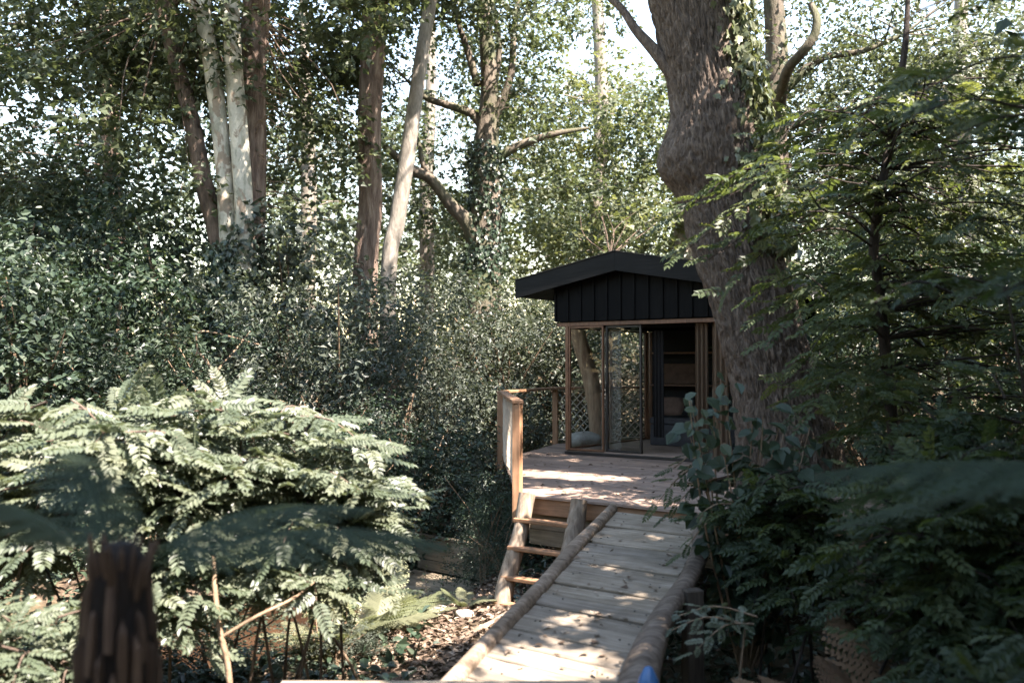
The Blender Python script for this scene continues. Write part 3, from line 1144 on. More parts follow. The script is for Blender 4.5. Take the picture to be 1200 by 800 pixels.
def build_ramp():
    rs = np.random.RandomState(5)
    A = DW(1.655, -.07, -.055)                  # far middle
    Bp = np.array([-0.02, 4.72, -.54])           # near middle, under the landing lip
    root = thing('plank_ramp', 'weathered grey plank ramp with curved log edges leading to the deck', 'ramp', (0.7, 6.9, float(gz(.7, 6.9))))
    d = Bp - A
    L = np.linalg.norm(d)
    dn = d / L
    side = U.copy()
    up = nrm(np.cross(side, -dn))
    if up[2] < 0: up = -up
    n = 17
    off = np.array(root.location)
    rot = np.stack([side, nrm(-dn - side * (-dn @ side)), up], -1)
    edges = np.cumsum(np.r_[0, rs.uniform(.8, 1.25, n)])
    edges = edges / edges[-1] * L
    cosk = abs(nrm(-dn - side * (-dn @ side)) @ dn)
    for k in range(n):
        w = (edges[k + 1] - edges[k]) * cosk - .016
        c = A + dn * (edges[k] + edges[k + 1]) / 2
        t = (edges[k] + edges[k + 1]) / 2 / L
        wd = .98 + .12 * t
        me = plank_mesh('plank', wd, w, .045, rs, .004, .007, 6, .015)
        Mx = Matrix(np.column_stack([np.vstack([rot, [0, 0, 0]]), np.r_[c - off + up * rs.uniform(-.010, .006), 1]]).tolist())
        Mx = Mx @ Matrix.Rotation(rs.uniform(-.018, .018), 4, 'Z') @ Matrix.Rotation(rs.uniform(-.012, .012), 4, 'X')
        link('plank', me, M['ramp_wood'], root, Mx)

    def edge_log(px_list, rad, seed, name='edge_log'):
        pts = []
        for a, t, h in px_list:
            pts.append(A + dn * L * t + side * a + up * h)
        m = log_tube(pts, rad, 60, 18, .13, seed)
        m.wpart(name, M['log_wood'], root, True)
    edge_log([(-.49, .0, .02), (-.50, .12, .015), (-.53, .3, .01), (-.52, .5, .005), (-.54, .75, .01), (-.56, 1.0, .01)], [.05, .055, .058, .056, .06, .062], 1)
    edge_log([(.50, .005, .0), (.51, .12, .005), (.575, .25, .005), (.575, .42, .01), (.525, .6, .02), (.56, .8, .02), (.62, 1.0, .01)], [.06, .068, .072, .075, .088, .105, .11], 4)
    for a in (-.28, .28):
        p0 = A + side * a - up * .12 + dn * .02
        p1 = Bp + side * a - up * .12
        log_tube([p0, (p0 + p1) / 2, p1], [.06, .065, .07], 8, 8, .04, a).wpart('bearer', M['log_wood'], root, True)
    for a, t in ((.42, .55), (-.42, .5)):
        p = A + dn * L * t + side * a - up * .1
        g = float(gz(p[0], p[1])) - .1
        MB().bevbox(p * [1, 1, 0] + [-.05, -.05, g], p + [.05, .05, 0]).wpart('support_post', M['old_board'], root)
    return A, dn, L, side, up


def ramp_details(A, dn, L, side, up):
    rs = np.random.RandomState(15)
    ramp = bpy.data.objects['plank_ramp']
    mb = MB()
    for k in range(68):
        t = (k // 4 + .5) / 17
        c = A + dn * L * t + side * ((-.37, -.30, .31, .38)[k % 4] + rs.uniform(-.02, .02)) + dn * rs.uniform(-.05, .05) + up * .006
        mb.tube([c, c + up * .004], [.007, .006], 6)
    mb.wpart('nail_heads', M['dark_frame'], ramp, kind='stuff')


def build_landing():
    root = thing('plank_landing', 'grey board landing at the foot of the plank ramp', 'landing', (-.2, 4.0, -.62))
    rs = np.random.RandomState(9)
    y = 5.0
    for k in range(26):
        w = .19
        me = plank_mesh('landing_board', 1.74 + rs.uniform(-.02, .02), w - .01, .04, rs, .001, .006, 4)
        link('landing_board', me, M['ramp_wood'], root, Matrix.Translation((-.2 + .2 - .185, y - w / 2 - 4.0, -.35 + .62 + rs.uniform(-.003, .003))))
        y -= w
    for x in (-.9, .5):
        MB().bevbox((x - .05, -4.0, -.12), (x + .05, .72, .227)).part('bearer', M['old_board'], root)


def build_ladder():
    root = thing('log_ladder', 'rough log ladder with rungs leaning on the deck front', 'ladder', (0.1, 9.2, -1.1))
    top_l, top_r = DW(.16, -.10, .03), DW(.80, -.10, .02)
    bl = np.array(DW(.10, -.48, 0)); bl[2] = float(gz(bl[0], bl[1])) - .06
    br = np.array(DW(.74, -.48, 0)); br[2] = float(gz(br[0], br[1])) - .06
    log_tube([top_l, top_l * .66 + bl * .34 + [.015, 0, 0], top_l * .3 + bl * .7 - [.01, 0, 0], bl], [.085, .085, .09, .095], 22, 12, .08, 2).wpart('rail_log', M['log_z'], root, True)
    log_tube([top_r, top_r * .6 + br * .4 + [.02, 0, 0], br], [.085, .095, .10], 20, 12, .08, 5).wpart('rail_log', M['log_z'], root, True)
    for t in (.22, .46, .71, .93):
        p0 = top_l * (1 - t) + bl * t - U * .05
        p1 = top_r * (1 - t) + br * t + U * .05
        f = -Vv * .03
        mb = MB().bevbox((-np.linalg.norm(p1 - p0) / 2, -.05, -.022), (np.linalg.norm(p1 - p0) / 2, .05, .022), .008)
        o = link('rung', mb.mesh('rung'), M['rail_wood_h'], root)
        o.matrix_basis = Matrix.Translation(Vector((p0 + p1) / 2 + f - np.array(root.location))) @ Matrix.Rotation(ANG + .03, 4, 'Z')


def build_boardwalk():
    c = P(494, 684, 11.9)
    g = float(gz(c[0], c[1]))
    root = thing('plank_footbridge', 'low plank footbridge with a boarded side over the stream', 'footbridge', c, math.radians(-40))
    rs = np.random.RandomState(2)
    for k in range(6):
        me = plank_mesh('plank', 1.7, .17, .04, rs, .003, .005, 3)
        link('plank', me, M['old_board'], root, Matrix.Translation((.15, -.42 + k * .178, 0)))
    for k in range(3):
        MB().bevbox((-.7, .60, .01 + k * .148), (1.0, .635, .15 + k * .148)).part('side_board', M['old_board'], root)
    MB().bevbox((-.72, .585, .456), (1.02, .655, .49)).part('cap_rail', M['old_board'], root)
    for x in (-.6, .9):
        MB().bevbox((x - .05, .637, -.55), (x + .05, .72, .45)).part('post', M['old_board'], root)
        MB().bevbox((x - .05, -.5, -.55), (x + .05, .58, -.045)).part('bearer', M['old_board'], root)


build_deck()
build_railing()
build_cabin()
RAMP = build_ramp()
ramp_details(*RAMP)
build_landing()
build_ladder()
build_boardwalk()
# ------------------------------------------------------------------ canopy gaps where the photo shows sun
# (centre, radii, softness)
LIT += [((-1.85, 6.4, .7), (1.35, 1.15), .55), ((-3.2, 6.2, .5), (1.1, 1.0), .6),
        ((0.25, 5.5, -.45), (.42, .40), .4), ((-.7, 9.4, -1.25), (.9, 1.5), .3), ((-1.6, 8.6, -1.2), (.9, .9), .3),
        ((1.5, 16.0, .6), (.5, .5), .3), ((3.55, 10.9, 1.6), (.2, .4), .5), ((3.3, 10.8, 4.6), (.25, .4), .4)]


LIT += [((-1.6, 14.6, 2.2), (2.8, 1.5), .8), ((.3, 18.0, 2.4), (2.4, 1.6), .8), ((-6.5, 15.5, 2.6), (1.6, 1.2), 1.0), ((-4.5, 14, 1.6), (.9, .8), .8), ((-2.3, 18, 4.6), (.7, .7), .6)]

LIT += [(DW(a, 1.72 + .12 * a), (.45, .40), .3) for a in (-1.3, -.95, -.6, -.25, .1)]
LIT += [((1.2, 8.0, -.15), (.24, .18), .6), ((.75, 7.3, -.25), (.2, .16), .6), ((.9, 6.6, -.3), (.24, .16), .6), ((.45, 6.3, -.35), (.24, .2), .6), ((.2, 5.6, -.4), (.4, .35), .5)]
LIT += [(DW(a, .30), (.36, .30), .35) for a in (.0, .35, .7, 1.05, 1.4)]
LIT += [((2.8, 10.6, 5.3), (.45, .55), .3), ((2.85, 10.6, 4.4), (.35, .5), .4), ((2.4, 10.4, 4.9), (.25, .3), .6), ((3.7, 8.4, 2.9), (1.8, 1.1), .5), ((3.35, 10.9, 1.9), (.3, .5), .6), ((3.05, 10.6, 3.4), (.3, .5), .4)]

# ------------------------------------------------------------------ the thick leaning oak by the cabin
def build_oak():
    rs = np.random.RandomState(21)
    Dk = 10.9
    c = [(945, 640), (926, 540), (909, 455), (895, 400), (882, 350), (868, 310), (857, 275), (848, 235), (842, 190), (834, 130), (826, 80), (812, 10), (800, -60), (790, -160)]
    hw = [.80, .60, .49, .46, .455, .455, .46, .47, .465, .46, .465, .49, .53, .57]
    pts = [P(x, y, Dk) for x, y in c]
    pts[0][2] = min(pts[0][2], -1.2)
    n, seg = 400, 300
    path, rad = smooth_path(pts, hw, n)
    T = nrm(np.gradient(path, axis=0))
    A = nrm(np.cross(T, np.array([0, 1.0, 0])))       # roughly +-x
    if A[:, 0].mean() < 0: A = -A
    B = np.cross(T, A)
    th = np.arange(seg) / seg * 2 * math.pi
    R = rad[:, None] * np.ones((1, seg))
    sl_ = np.cumsum(np.r_[0, np.linalg.norm(np.diff(path, axis=0), axis=1)])
    TH, ZZ = np.meshgrid(th, sl_)
    zw = path[:, 2][:, None]
    # lobes and root flare
    R *= 1 + .05 * np.sin(2 * TH + .5 * ZZ) + .035 * np.sin(3 * TH - .7 * ZZ + 1) + .02 * np.sin(5 * TH + ZZ)
    # burl on the left (-x) side, plus a fold line below it
    zb = 1.35 + (430 - 188) / FPX * Dk
    dth = (TH - math.pi + math.pi) % (2 * math.pi) - math.pi
    ang = np.angle(np.exp(1j * (TH - math.pi - .25)))
    R += .26 * np.exp(-(ang / .66) ** 2 - (np.abs(zw - zb) / np.where(zw > zb, .42, .30)) ** 2.4)
    R += .10 * np.exp(-(np.angle(np.exp(1j * (TH - 4.6))) / .8) ** 2 - ((zw - zb - .25) / .5) ** 2)

    # furrowed bark: cells stretched along the trunk
    def cells(u, v, per, seed):
        iu, iv = np.floor(u).astype(int), np.floor(v).astype(int)
        f1 = np.full(u.shape, 9.0); f2 = np.full(u.shape, 9.0)
        for du in (-1, 0, 1):
            for dv in (-1, 0, 1):
                cu, cv = iu + du, iv + dv
                h = np.sin((cu % per) * 127.1 + cv * 311.7 + seed) * 43758.5453
                h2 = np.sin((cu % per) * 269.5 + cv * 183.3 + seed) * 24634.6345
                x = cu + (h - np.floor(h)) - u
                y = cv + (h2 - np.floor(h2)) - v
                d = np.hypot(x, y)
                m = d < f1
                f2 = np.where(m, f1, np.minimum(f2, d))
                f1 = np.where(m, d, f1)
        return f2 - f1
    per = 92
    uu = TH / (2 * math.pi) * per + .35 * np.sin(ZZ * 5 + 3 * np.sin(TH * 4)) + .6 * np.sin(1.4 * ZZ)
    e = cells(uu, ZZ * 5.0 + .9 * np.sin(TH * 9), per, 1.0)
    e2 = cells(uu * .5 + .3 * np.sin(ZZ * 3), ZZ * 2.6, per // 2, 4.0)
    R += .034 * np.clip(e * 2.6, 0, 1) ** .6 + .026 * np.clip(e2 * 2.2, 0, 1) - .04
    V = (path[:, None, :] + R[..., None] * (np.cos(th)[None, :, None] * A[:, None, :] + np.sin(th)[None, :, None] * B[:, None, :])).reshape(-1, 3)
    i, j = np.meshgrid(np.arange(n - 1), np.arange(seg), indexing='ij')
    F = np.stack([i * seg + j, i * seg + (j + 1) % seg, (i + 1) * seg + (j + 1) % seg, (i + 1) * seg + j], -1).reshape(-1, 4)
    root = thing('oak_tree', 'massive leaning oak trunk with a rounded burl beside the cabin', 'tree', (pts[0][0], pts[0][1], float(gz(pts[0][0], pts[0][1]))))
    wpart('trunk', V, F, M['bark_oak'], root, None, True)
    top = path[-1]
    mb = MB()
    anchors = []
    for dx, dy, dz, r in ((-3.2, 1.5, 3.5, .26), (2.6, -1.5, 4, .24), (-.6, 3.2, 4.5, .25), (1.5, 2, 5.5, .2), (-1.2, -2.2, 4.5, .2), (0, 0, 6, .3)):
        p, r_ = smooth_path([top - [0, 0, .25], top + np.array([dx, dy, dz]) * .45 + [0, 0, .4], top + np.array([dx, dy, dz])], [min(.4, r * 1.6), r * .8, .06], 14)
        mb.tube(p, r_, 9, .04, False)
        anchors += list(p[3:])
    # the small side branch to the upper left, seen against the sky
    p, r_ = smooth_path([P(812, 120, Dk), P(772, 66, Dk), P(745, 35, Dk + .1), P(728, 10, Dk + .2), P(700, -15, Dk + .3), P(660, -50, Dk + .6)], [.10, .08, .06, .05, .045, .03], 18)
    mb.tube(p, r_, 8, .05)
    anchors += list(p[8:])
    cl = clumps_in((top[0] + .2, top[1] + .6, top[2] + 4.6), (5.2, 4.2, 2.9), 60, rs, (.6, 1.05), .35)
    cl = [q for q in cl if q[2] > 1.35 + (q[1]) * .43 + .5]
    twigs(mb, cl, anchors, rs, .04)
    mb.wpart('branches', M['bark_oak'], root, True)
    fol('crown', sprig_leaves(cl, rs, 42, 7, .14, .55), M['leaf_tree'], root)
    # pale sunlit ivy up the right side of the trunk
    k = (path[:, 2] > 2.7)
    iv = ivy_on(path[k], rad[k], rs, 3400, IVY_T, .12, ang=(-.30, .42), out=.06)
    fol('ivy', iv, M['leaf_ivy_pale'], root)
    k = (path[:, 2] < 2.7) & (path[:, 2] > 0)
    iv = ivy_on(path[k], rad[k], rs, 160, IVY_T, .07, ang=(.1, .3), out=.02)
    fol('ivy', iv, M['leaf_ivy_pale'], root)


build_oak()


# ------------------------------------------------------------------ trees behind
def trunk_mesh(mb, pts, rad, n=30, seg=12, wob=.07, seed=0):
    p, r = smooth_path(pts, rad, n)
    mb.tube(p, r, seg, wob, False, seed)
    return p, r


def ground_point(px, D):
    x = (px - 600) / FPX * D
    return np.array([x, D, float(gz(x, D)) - .15])


def build_plane_tree():
    rs = np.random.RandomState(31)
    D = 17.0
    g = ground_point(277, D)
    root = thing('plane_tree', 'four-stemmed tree with pale mottled stems rising from an ivy-covered base', 'tree', g + [0, 0, .15])
    mb = MB()
    bp, br = trunk_mesh(mb, [g, P(276, 420, D), P(276, 350, D), P(278, 285, D)], [.62, .48, .42, .40], 24, 16, .08, 1)
    mb.wpart('trunk', M['bark_moss'], root, True)
    stems = [('bark_dark', [(264, 320, 0), (252, 265, -.1), (240, 220, -.15), (222, 130, -.2), (203, 60, -.2), (188, -10, -.2), (160, -160, 0)], [.20, .17, .165, .15, .14, .135, .10]),
             ('bark_plane', [(270, 320, -.2), (266, 250, -.3), (261, 180, -.35), (250, 90, -.35), (238, 10, -.4), (228, -150, -.3)], [.18, .165, .155, .15, .145, .12]),
             ('bark_plane', [(284, 320, -.3), (286, 250, -.4), (281, 170, -.45), (274, 80, -.45), (271, 0, -.45), (266, -160, -.4)], [.18, .17, .165, .16, .155, .13]),
             ('bark_red', [(293, 330, .15), (295, 250, .2), (297, 170, .25), (296, 90, .25), (300, 10, .25), (312, -150, .3)], [.27, .25, .25, .26, .26, .2])]
    anchors = []
    for k, (mt, pp, rr) in enumerate(stems):
        mb = MB()
        p, r = trunk_mesh(mb, [P(x, y, D + d) for x, y, d in pp], rr, 44, 14, .05, k * 1.7)
        anchors += list(p[-10:])
        # short side limbs above the frame
        for q in range(3):
            a = p[-1 - 5 * q]
            e = a + np.array([rs.uniform(-2.5, 2.5), rs.uniform(-2, 2), rs.uniform(1.0, 2.6)])
            pp2, r2 = smooth_path([a, (a + e) / 2 + [0, 0, .4], e], [r[-1] * .7, .06, .02], 9)
            mb.tube(pp2, r2, 6, 0, False)
            anchors += list(pp2[3:])
        mb.wpart('stem', M[mt], root, True)
    # dry peeling twigs on the reddish stem
    mb = MB()
    for q in range(46):
        y = rs.uniform(20, 270)
        a = P(296 + 3 * math.sin(y / 30) + rs.uniform(4, 16), y, D + .1 + rs.uniform(-.25, .3))
        e = a + np.array([rs.uniform(.15, .75), rs.uniform(-.3, .3), rs.uniform(-.35, .15)])
        p, r = smooth_path([a, (a + e) / 2 + [0, 0, rs.uniform(-.05, .12)], e], [.010, .008, .004], 6)
        mb.tube(p, r, 4, 0, False)
    mb.wpart('dead_twigs', M['twig'], root, kind='stuff')
    cl = clumps_in((-5.1, 17.2, 10.2), (5.0, 4.0, 3.4), 60, rs, (.7, 1.25), .4)
    cl += clumps_in((-7.2, 17.0, 6.4), (2.3, 1.6, 2.3), 16, rs, (.5, .9), .2)
    cl += clumps_in((-3.9, 18.6, 6.2), (1.2, 1.2, 2.2), 8, rs, (.5, .8), .2)
    mb = MB()
    twigs(mb, cl, anchors, rs, .022)
    mb.wpart('branches', M['bark_dark'], root, True)
    fol('crown', sprig_leaves(cl, rs, 44, 7, .155, .6), M['leaf_tree'], root)
    iv = merge(ivy_on(bp, br, rs, 3000, IVY_T, .12, out=.05),
               ivy_on([P(284, 320, D - .3), P(286, 250, D - .4)], [.2, .2], rs, 160, IVY_T, .10, out=.03))
    fol('ivy', iv, M['leaf_ivy'], root)


def build_simple_tree(name, label, D, pp, rr, mt, crown, leaf, size=.14, dens=20, group=None, limbs=(), seed=1, ivy=0, ivy_to=None, gap=True, tw=.018):
    """pp: photo points of the trunk (px, py); crown: list of (center, radii, n, (r0, r1))"""
    rs = np.random.RandomState(seed)
    g = ground_point(pp[0][0], D)
    root = thing(name, label, 'tree', g + [0, 0, .15], group=group)
    mb = MB()
    p, r = trunk_mesh(mb, [g] + [P(x, y, D) for x, y in pp], [rr[0] * 1.25] + list(rr), 46, 13, .06, seed)
    mb.wpart('trunk', M[mt], root, True)
    anchors = list(p[12:])
    mb = MB()
    lp = []
    for L, lr in limbs:
        q, r2 = smooth_path([P(x, y, D + d) for x, y, d in L], lr, 5 * len(L))
        mb.tube(q, r2, 9, .06, False, len(lp))
        anchors += list(q[4:])
        lp.append((q, r2))
    cl = []
    for c, ra, n, cr in crown:
        cl += clumps_in(c, ra, n, rs, cr, .25)
    twigs(mb, cl, anchors, rs, tw)
    mb.wpart('branches', M[mt], root, True)
    fol('crown', sprig_leaves(cl, rs, dens * 2.5, 7, size * .98, .55, gap=gap), M[leaf], root)
    if ivy:
        k = p[:, 2] < (ivy_to if ivy_to else 99)
        fol('ivy', ivy_on(p[k], r[k], rs, ivy, IVY_T, .11, out=.045), M['leaf_ivy'], root)
    return root, lp


def zc(y, D):
    return 1.35 + (430 - y) / FPX * D


def xc(x, D):
    return (x - 600) / FPX * D


build_plane_tree()
build_simple_tree('pine_tree', 'straight reddish trunk with shaggy bark beside a thin pale trunk', 19.0,
                  [(428, 330), (434, 240), (433, 150), (437, 60), (440, 0), (446, -150)], [.27, .25, .24, .26, .27, .2], 'bark_red',
                  [((xc(440, 19), 19.4, 11.6), (3.4, 3, 2.2), 26, (.7, 1.2)), ((xc(380, 19), 19.8, 7.0), (1.6, 1.2, 1.8), 9, (.5, .9))], 'leaf_tree', .14, 20, seed=41)
build_simple_tree('birch_tree', 'thin pale grey trunk leaning to the right behind the shrubs', 18.0,
                  [(455, 330), (465, 260), (478, 180), (492, 80), (505, 0), (530, -140)], [.16, .16, .15, .14, .13, .1], 'bark_grey',
                  [((xc(520, 18), 18.2, 10.6), (2.2, 2, 1.6), 14, (.6, 1.0))], 'leaf_tree', .13, 20, seed=42)
_, lp = build_simple_tree('ivy_oak_tree', 'broad oak with ivy-clad trunk and spreading crooked limbs', 21.0,
                  [(566, 340), (568, 290), (570, 230), (570, 170), (574, 110), (570, 40), (560, -60)], [.42, .36, .34, .30, .22, .17, .1], 'bark_moss',
                  [((xc(560, 21), 21.5, 9.6), (4.2, 3, 2.6), 34, (.55, 1.0)), ((xc(620, 21), 21.6, 7.0), (2.2, 1.6, 1.9), 15, (.4, .8)),
                   ((xc(500, 21), 21.8, 6.5), (1.7, 1.4, 2.0), 12, (.4, .8))], 'leaf_tree', .13, 18,
                  limbs=[([(570, 205, 0), (585, 185, -.1), (610, 170, -.2), (650, 157, -.3), (690, 150, -.2)], [.16, .12, .10, .07, .03]),
                         ([(563, 300, 0), (548, 262, -.2), (528, 240, -.3), (505, 210, -.5), (482, 198, -.6), (450, 170, -.8)], [.20, .17, .15, .13, .11, .06]),
                         ([(505, 210, -.5), (495, 190, -.5), (490, 165, -.4), (478, 150, -.4)], [.07, .06, .05, .03]),
                         ([(573, 150, 0), (590, 115, -.2), (600, 80, -.3), (603, 30, -.3), (615, -40, -.2)], [.13, .10, .08, .07, .04]),
                         ([(572, 160, 0), (555, 135, .1), (530, 125, 0), (500, 115, -.1), (478, 95, -.2)], [.14, .11, .09, .07, .04]),
                         ([(573, 110, 0), (582, 85, .2), (585, 50, .3), (575, 0, .3), (560, -30, .3)], [.10, .08, .07, .06, .03]),
                         ([(560, 100, 0), (548, 60, 0), (535, 20, 0), (520, -40, 0)], [.10, .08, .06, .04])],
                  seed=43, ivy=2600, ivy_to=zc(165, 21))
build_simple_tree('far_tree', 'slim brown trunk standing among the dark leaves left of the pale stems', 24.0,
                  [(136, 345), (134, 260), (131, 180), (127, 90), (124, 0), (120, -120)], [.28, .26, .24, .22, .2, .12], 'bark_red',
                  [((xc(120, 24), 24.3, 9.4), (4.6, 3, 4.0), 44, (.6, 1.1)), ((xc(60, 24), 23.2, 6.0), (3.0, 2, 2.6), 20, (.5, 1.0))], 'leaf_dark', .15, 17, seed=44)
build_simple_tree('maple_tree', 'leafy green tree filling the wood at the far left edge', 19.0,
                  [(-40, 340), (-45, 200), (-30, 60), (-30, -100)], [.3, .26, .22, .14], 'bark_dark',
                  [((xc(10, 19), 19.0, 7.0), (3.0, 2.4, 3.6), 34, (.5, 1.0)), ((xc(150, 19), 18.6, 7.6), (2.2, 1.6, 1.6), 14, (.5, .9))], 'leaf_tree', .15, 18, seed=45)
build_simple_tree('beech_tree', 'tall sunlit yellow-green tree behind the cabin roof', 29.0,
                  [(700, 330), (702, 220), (705, 110), (700, 0), (695, -120)], [.28, .26, .22, .18, .1], 'bark_grey',
                  [((xc(700, 29), 29.5, 9.0), (4.2, 3, 4.6), 58, (.6, 1.1)), ((xc(650, 29), 28.0, 5.2), (2.0, 1.5, 1.2), 10, (.5, .9)), ((xc(740, 27), 27, 5.0), (2.4, 1.5, 1.6), 14, (.5, .9))],
                  'leaf_yellow', .16, 17, seed=46)
build_simple_tree('lime_tree', 'pale green tree in the gap between the red trunk and the mottled stems', 30.0,
                  [(360, 330), (362, 220), (358, 100), (355, -20)], [.28, .26, .2, .12], 'bark_grey',
                  [((xc(360, 30), 30, 7.8), (3.8, 2.5, 4.6), 46, (.6, 1.1))], 'leaf_tree', .16, 15, seed=47)
build_simple_tree('lime_tree', 'pale green tree glimpsed behind the spreading oak limbs', 33.0,
                  [(500, 330), (500, 220), (505, 100), (505, -20)], [.28, .26, .2, .12], 'bark_grey',
                  [((xc(510, 33), 33, 8.0), (4.2, 2.5, 4.4), 40, (.6, 1.1))], 'leaf_tree', .17, 14, seed=48)
build_simple_tree('holm_oak_tree', 'grey-green small-leaved tree with a bare curved limb behind the thick trunk', 16.0,
                  [(908, 330), (910, 230), (906, 140), (910, 60), (905, -20), (900, -120)], [.28, .24, .22, .2, .17, .1], 'bark_moss',
                  [((xc(1040, 16), 16.2, 7.0), (2.8, 2.0, 2.2), 44, (.5, .9)), ((xc(950, 16), 17.0, 6.0), (1.6, 1.2, 2.2), 14, (.4, .8)),
                   ((xc(1130, 16), 15.6, 5.4), (1.8, 1.6, 2.0), 16, (.5, .9)), ((xc(1000, 16), 16, 4.0), (2.6, 1.3, 1.3), 18, (.5, .8))], 'leaf_grey', .10, 30,
                  limbs=[([(912, 130, 0), (922, 85, -1.2), (940, 62, -1.6), (954, 42, -1.7), (957, 22, -1.7), (950, 5, -1.6)], [.13, .085, .08, .075, .065, .05]),
                         ([(915, 110, 0), (960, 70, -.2), (1010, 60, -.3), (1060, 40, -.2)], [.1, .07, .05, .03]),
                         ([(910, 150, 0), (960, 140, -.2), (1020, 120, -.4), (1080, 110, -.4)], [.08, .06, .05, .03])], seed=49)
build_simple_tree('beech_tree', 'yellow-green sunlit tree deep behind the locust branches', 24.0,
                  [(1130, 330), (1128, 200), (1125, 60), (1130, -80)], [.26, .24, .2, .12], 'bark_grey',
                  [((xc(1130, 24), 24, 6.0), (4.5, 2.5, 4.8), 50, (.6, 1.1)), ((xc(900, 24), 24, 5.0), (3.5, 2.0, 3.6), 30, (.6, 1.0))], 'leaf_yellow', .15, 17, seed=50)
build_simple_tree('lime_tree', 'tall tree just above the cabin roof, half hidden by the thick trunk', 24.0,
                  [(800, 330), (800, 200), (795, 60), (790, -100)], [.26, .24, .2, .12], 'bark_grey',
                  [((xc(790, 24), 24.5, 6.0), (2.6, 1.8, 4.0), 26, (.6, 1.0))], 'leaf_tree', .15, 15, seed=51)

# slender tree growing through the deck behind the glass
def build_deck_tree():
    D = 15.9
    rs = np.random.RandomState(61)
    b = P(702, 521, D)
    root = thing('deck_tree', 'slender orange-brown trunk growing through the deck behind the glass corner', 'tree', (b[0], b[1], float(gz(b[0], b[1]))))
    mb = MB()
    p, r = trunk_mesh(mb, [(b[0] + .02, b[1], float(gz(b[0], b[1])) - .1), b, P(698, 478, D), P(690, 435, D), P(678, 392, D), P(674, 350, D), P(690, 322, D + .4), P(715, 300, D + .8)],
                      [.20, .17, .15, .14, .13, .12, .10, .05], 40, 12, .07, 3)
    mb.wpart('trunk', M['bark_tan_lit'], root, True)
    mb = MB()
    cl = clumps_in((p[-1][0] + .3, p[-1][1] + .6, 4.3), (1.0, .8, .5), 9, rs, (.35, .6), .2)
    twigs(mb, cl, list(p[-8:]), rs, .012)
    mb.wpart('branches', M['bark_dark'], root, True)
    fol('crown', sprig_leaves(cl, rs, 70, 7, .13, .5), M['leaf_yellow'], root)
    # rounded stone by its foot
    st = stone_mesh(7, (.28, .2, .15))
    o = link('boulder', st, M['stone'])
    q = P(684, 524, 15.6)
    o.location = (q[0], q[1], .09)
    tag(o, 'rounded pale boulder on the deck behind the glass corner', 'boulder')


def stone_mesh(seed, sc):
    rs = np.random.RandomState(seed)
    n, m = 12, 18
    a = np.linspace(.02, math.pi - .02, n)
    b = np.arange(m) / m * 2 * math.pi
    A, B = np.meshgrid(a, b, indexing='ij')
    k = rs.uniform(0, 6, 6)
    r = 1 + .12 * np.sin(2 * B + k[0]) + .08 * np.sin(3 * B + 2 * A + k[1]) + .08 * np.cos(3 * A + k[2]) + .05 * np.sin(5 * B + k[3])
    V = np.stack([r * np.sin(A) * np.cos(B), r * np.sin(A) * np.sin(B), r * np.cos(A)], -1) * sc
    i, j = np.meshgrid(np.arange(n - 1), np.arange(m), indexing='ij')
    F = np.stack([i * m + j, (i + 1) * m + j, (i + 1) * m + (j + 1) % m, i * m + (j + 1) % m], -1).reshape(-1, 4)
    return make_mesh('stone', V.reshape(-1, 3), F, None, True)


build_deck_tree()


# ------------------------------------------------------------------ dense evergreen shrubs behind the left bush and deck
def shrub_proto(seed, size, dens=200, temps=None, nc=26, L=.3, cr=(.22, .42)):
    rs = np.random.RandomState(seed)
    cl = []
    for k in range(nc):
        a = rs.uniform(0, 2 * math.pi)
        h = rs.uniform(.02, 1.0)
        rr = (0.5 + .55 * math.sin(math.pi * min(h, .8))) * rs.uniform(.35, 1.08)
        q = rs.uniform(*cr)
        cl.append((rr * math.cos(a), rr * math.sin(a), h * 2.3, q * 1.2, q * 1.2, q * .52))
    V, F, rn = sprig_leaves(cl, rs, dens, 8, size, L, .1, .75, False, temps or SMALL_T, .4)
    me = make_mesh('foliage', V, F, rn)
    mb = MB()
    for k in range(16):
        a = rs.uniform(0, 2 * math.pi)
        e = cl[rs.randint(0, len(cl))]
        ex = 1.0 if k < 11 else 1.35
        p, r = smooth_path([(.08 * math.cos(a), .08 * math.sin(a), -.1), (e[0] * .4 + rs.normal() * .08, e[1] * .4, e[2] * .55), (e[0] * ex, e[1] * ex, e[2] * (1 + .1 * (ex - 1)))], [.03, .018, .005], 10)
        mb.tube(p, r, 5, 0, False)
    ms = mb.mesh('stems')
    return me, ms


SH = [shrub_proto(71, .062, 230), shrub_proto(72, .048, 300, nc=30), shrub_proto(73, .075, 190), shrub_proto(74, .078, 170, OVAL_T + TREE_T[:1], 26, .38, (.25, .46))]
SH_MAT = [leaf_mat('leaf_shrub_pale', (0.04, 0.05, 0.039), (0.066, 0.080, 0.057), (0.105, 0.115, 0.084), 0.48, 0.25, spec=0.35), M['leaf_dark'], M['leaf_grey'], M['leaf_shrub']]


def shrub(px, D, w, h, k, label, group, rot, mi=0, name='evergreen_shrub'):
    x = xc(px, D)
    root = thing(name, label, 'shrub', (x, D, float(gz(x, D))), rot, group)
    me, ms = SH[k]
    key = (k, mi)
    if key not in SHM:
        m2 = me.copy()
        m2.materials.clear()
        m2.materials.append(SH_MAT[mi])
        SHM[key] = m2
    f = link('foliage', SHM[key], None, root)
    f['kind'] = 'stuff'
    link('stems', ms, M['twig'], root)
    root.scale = (w, w, h)
    return root


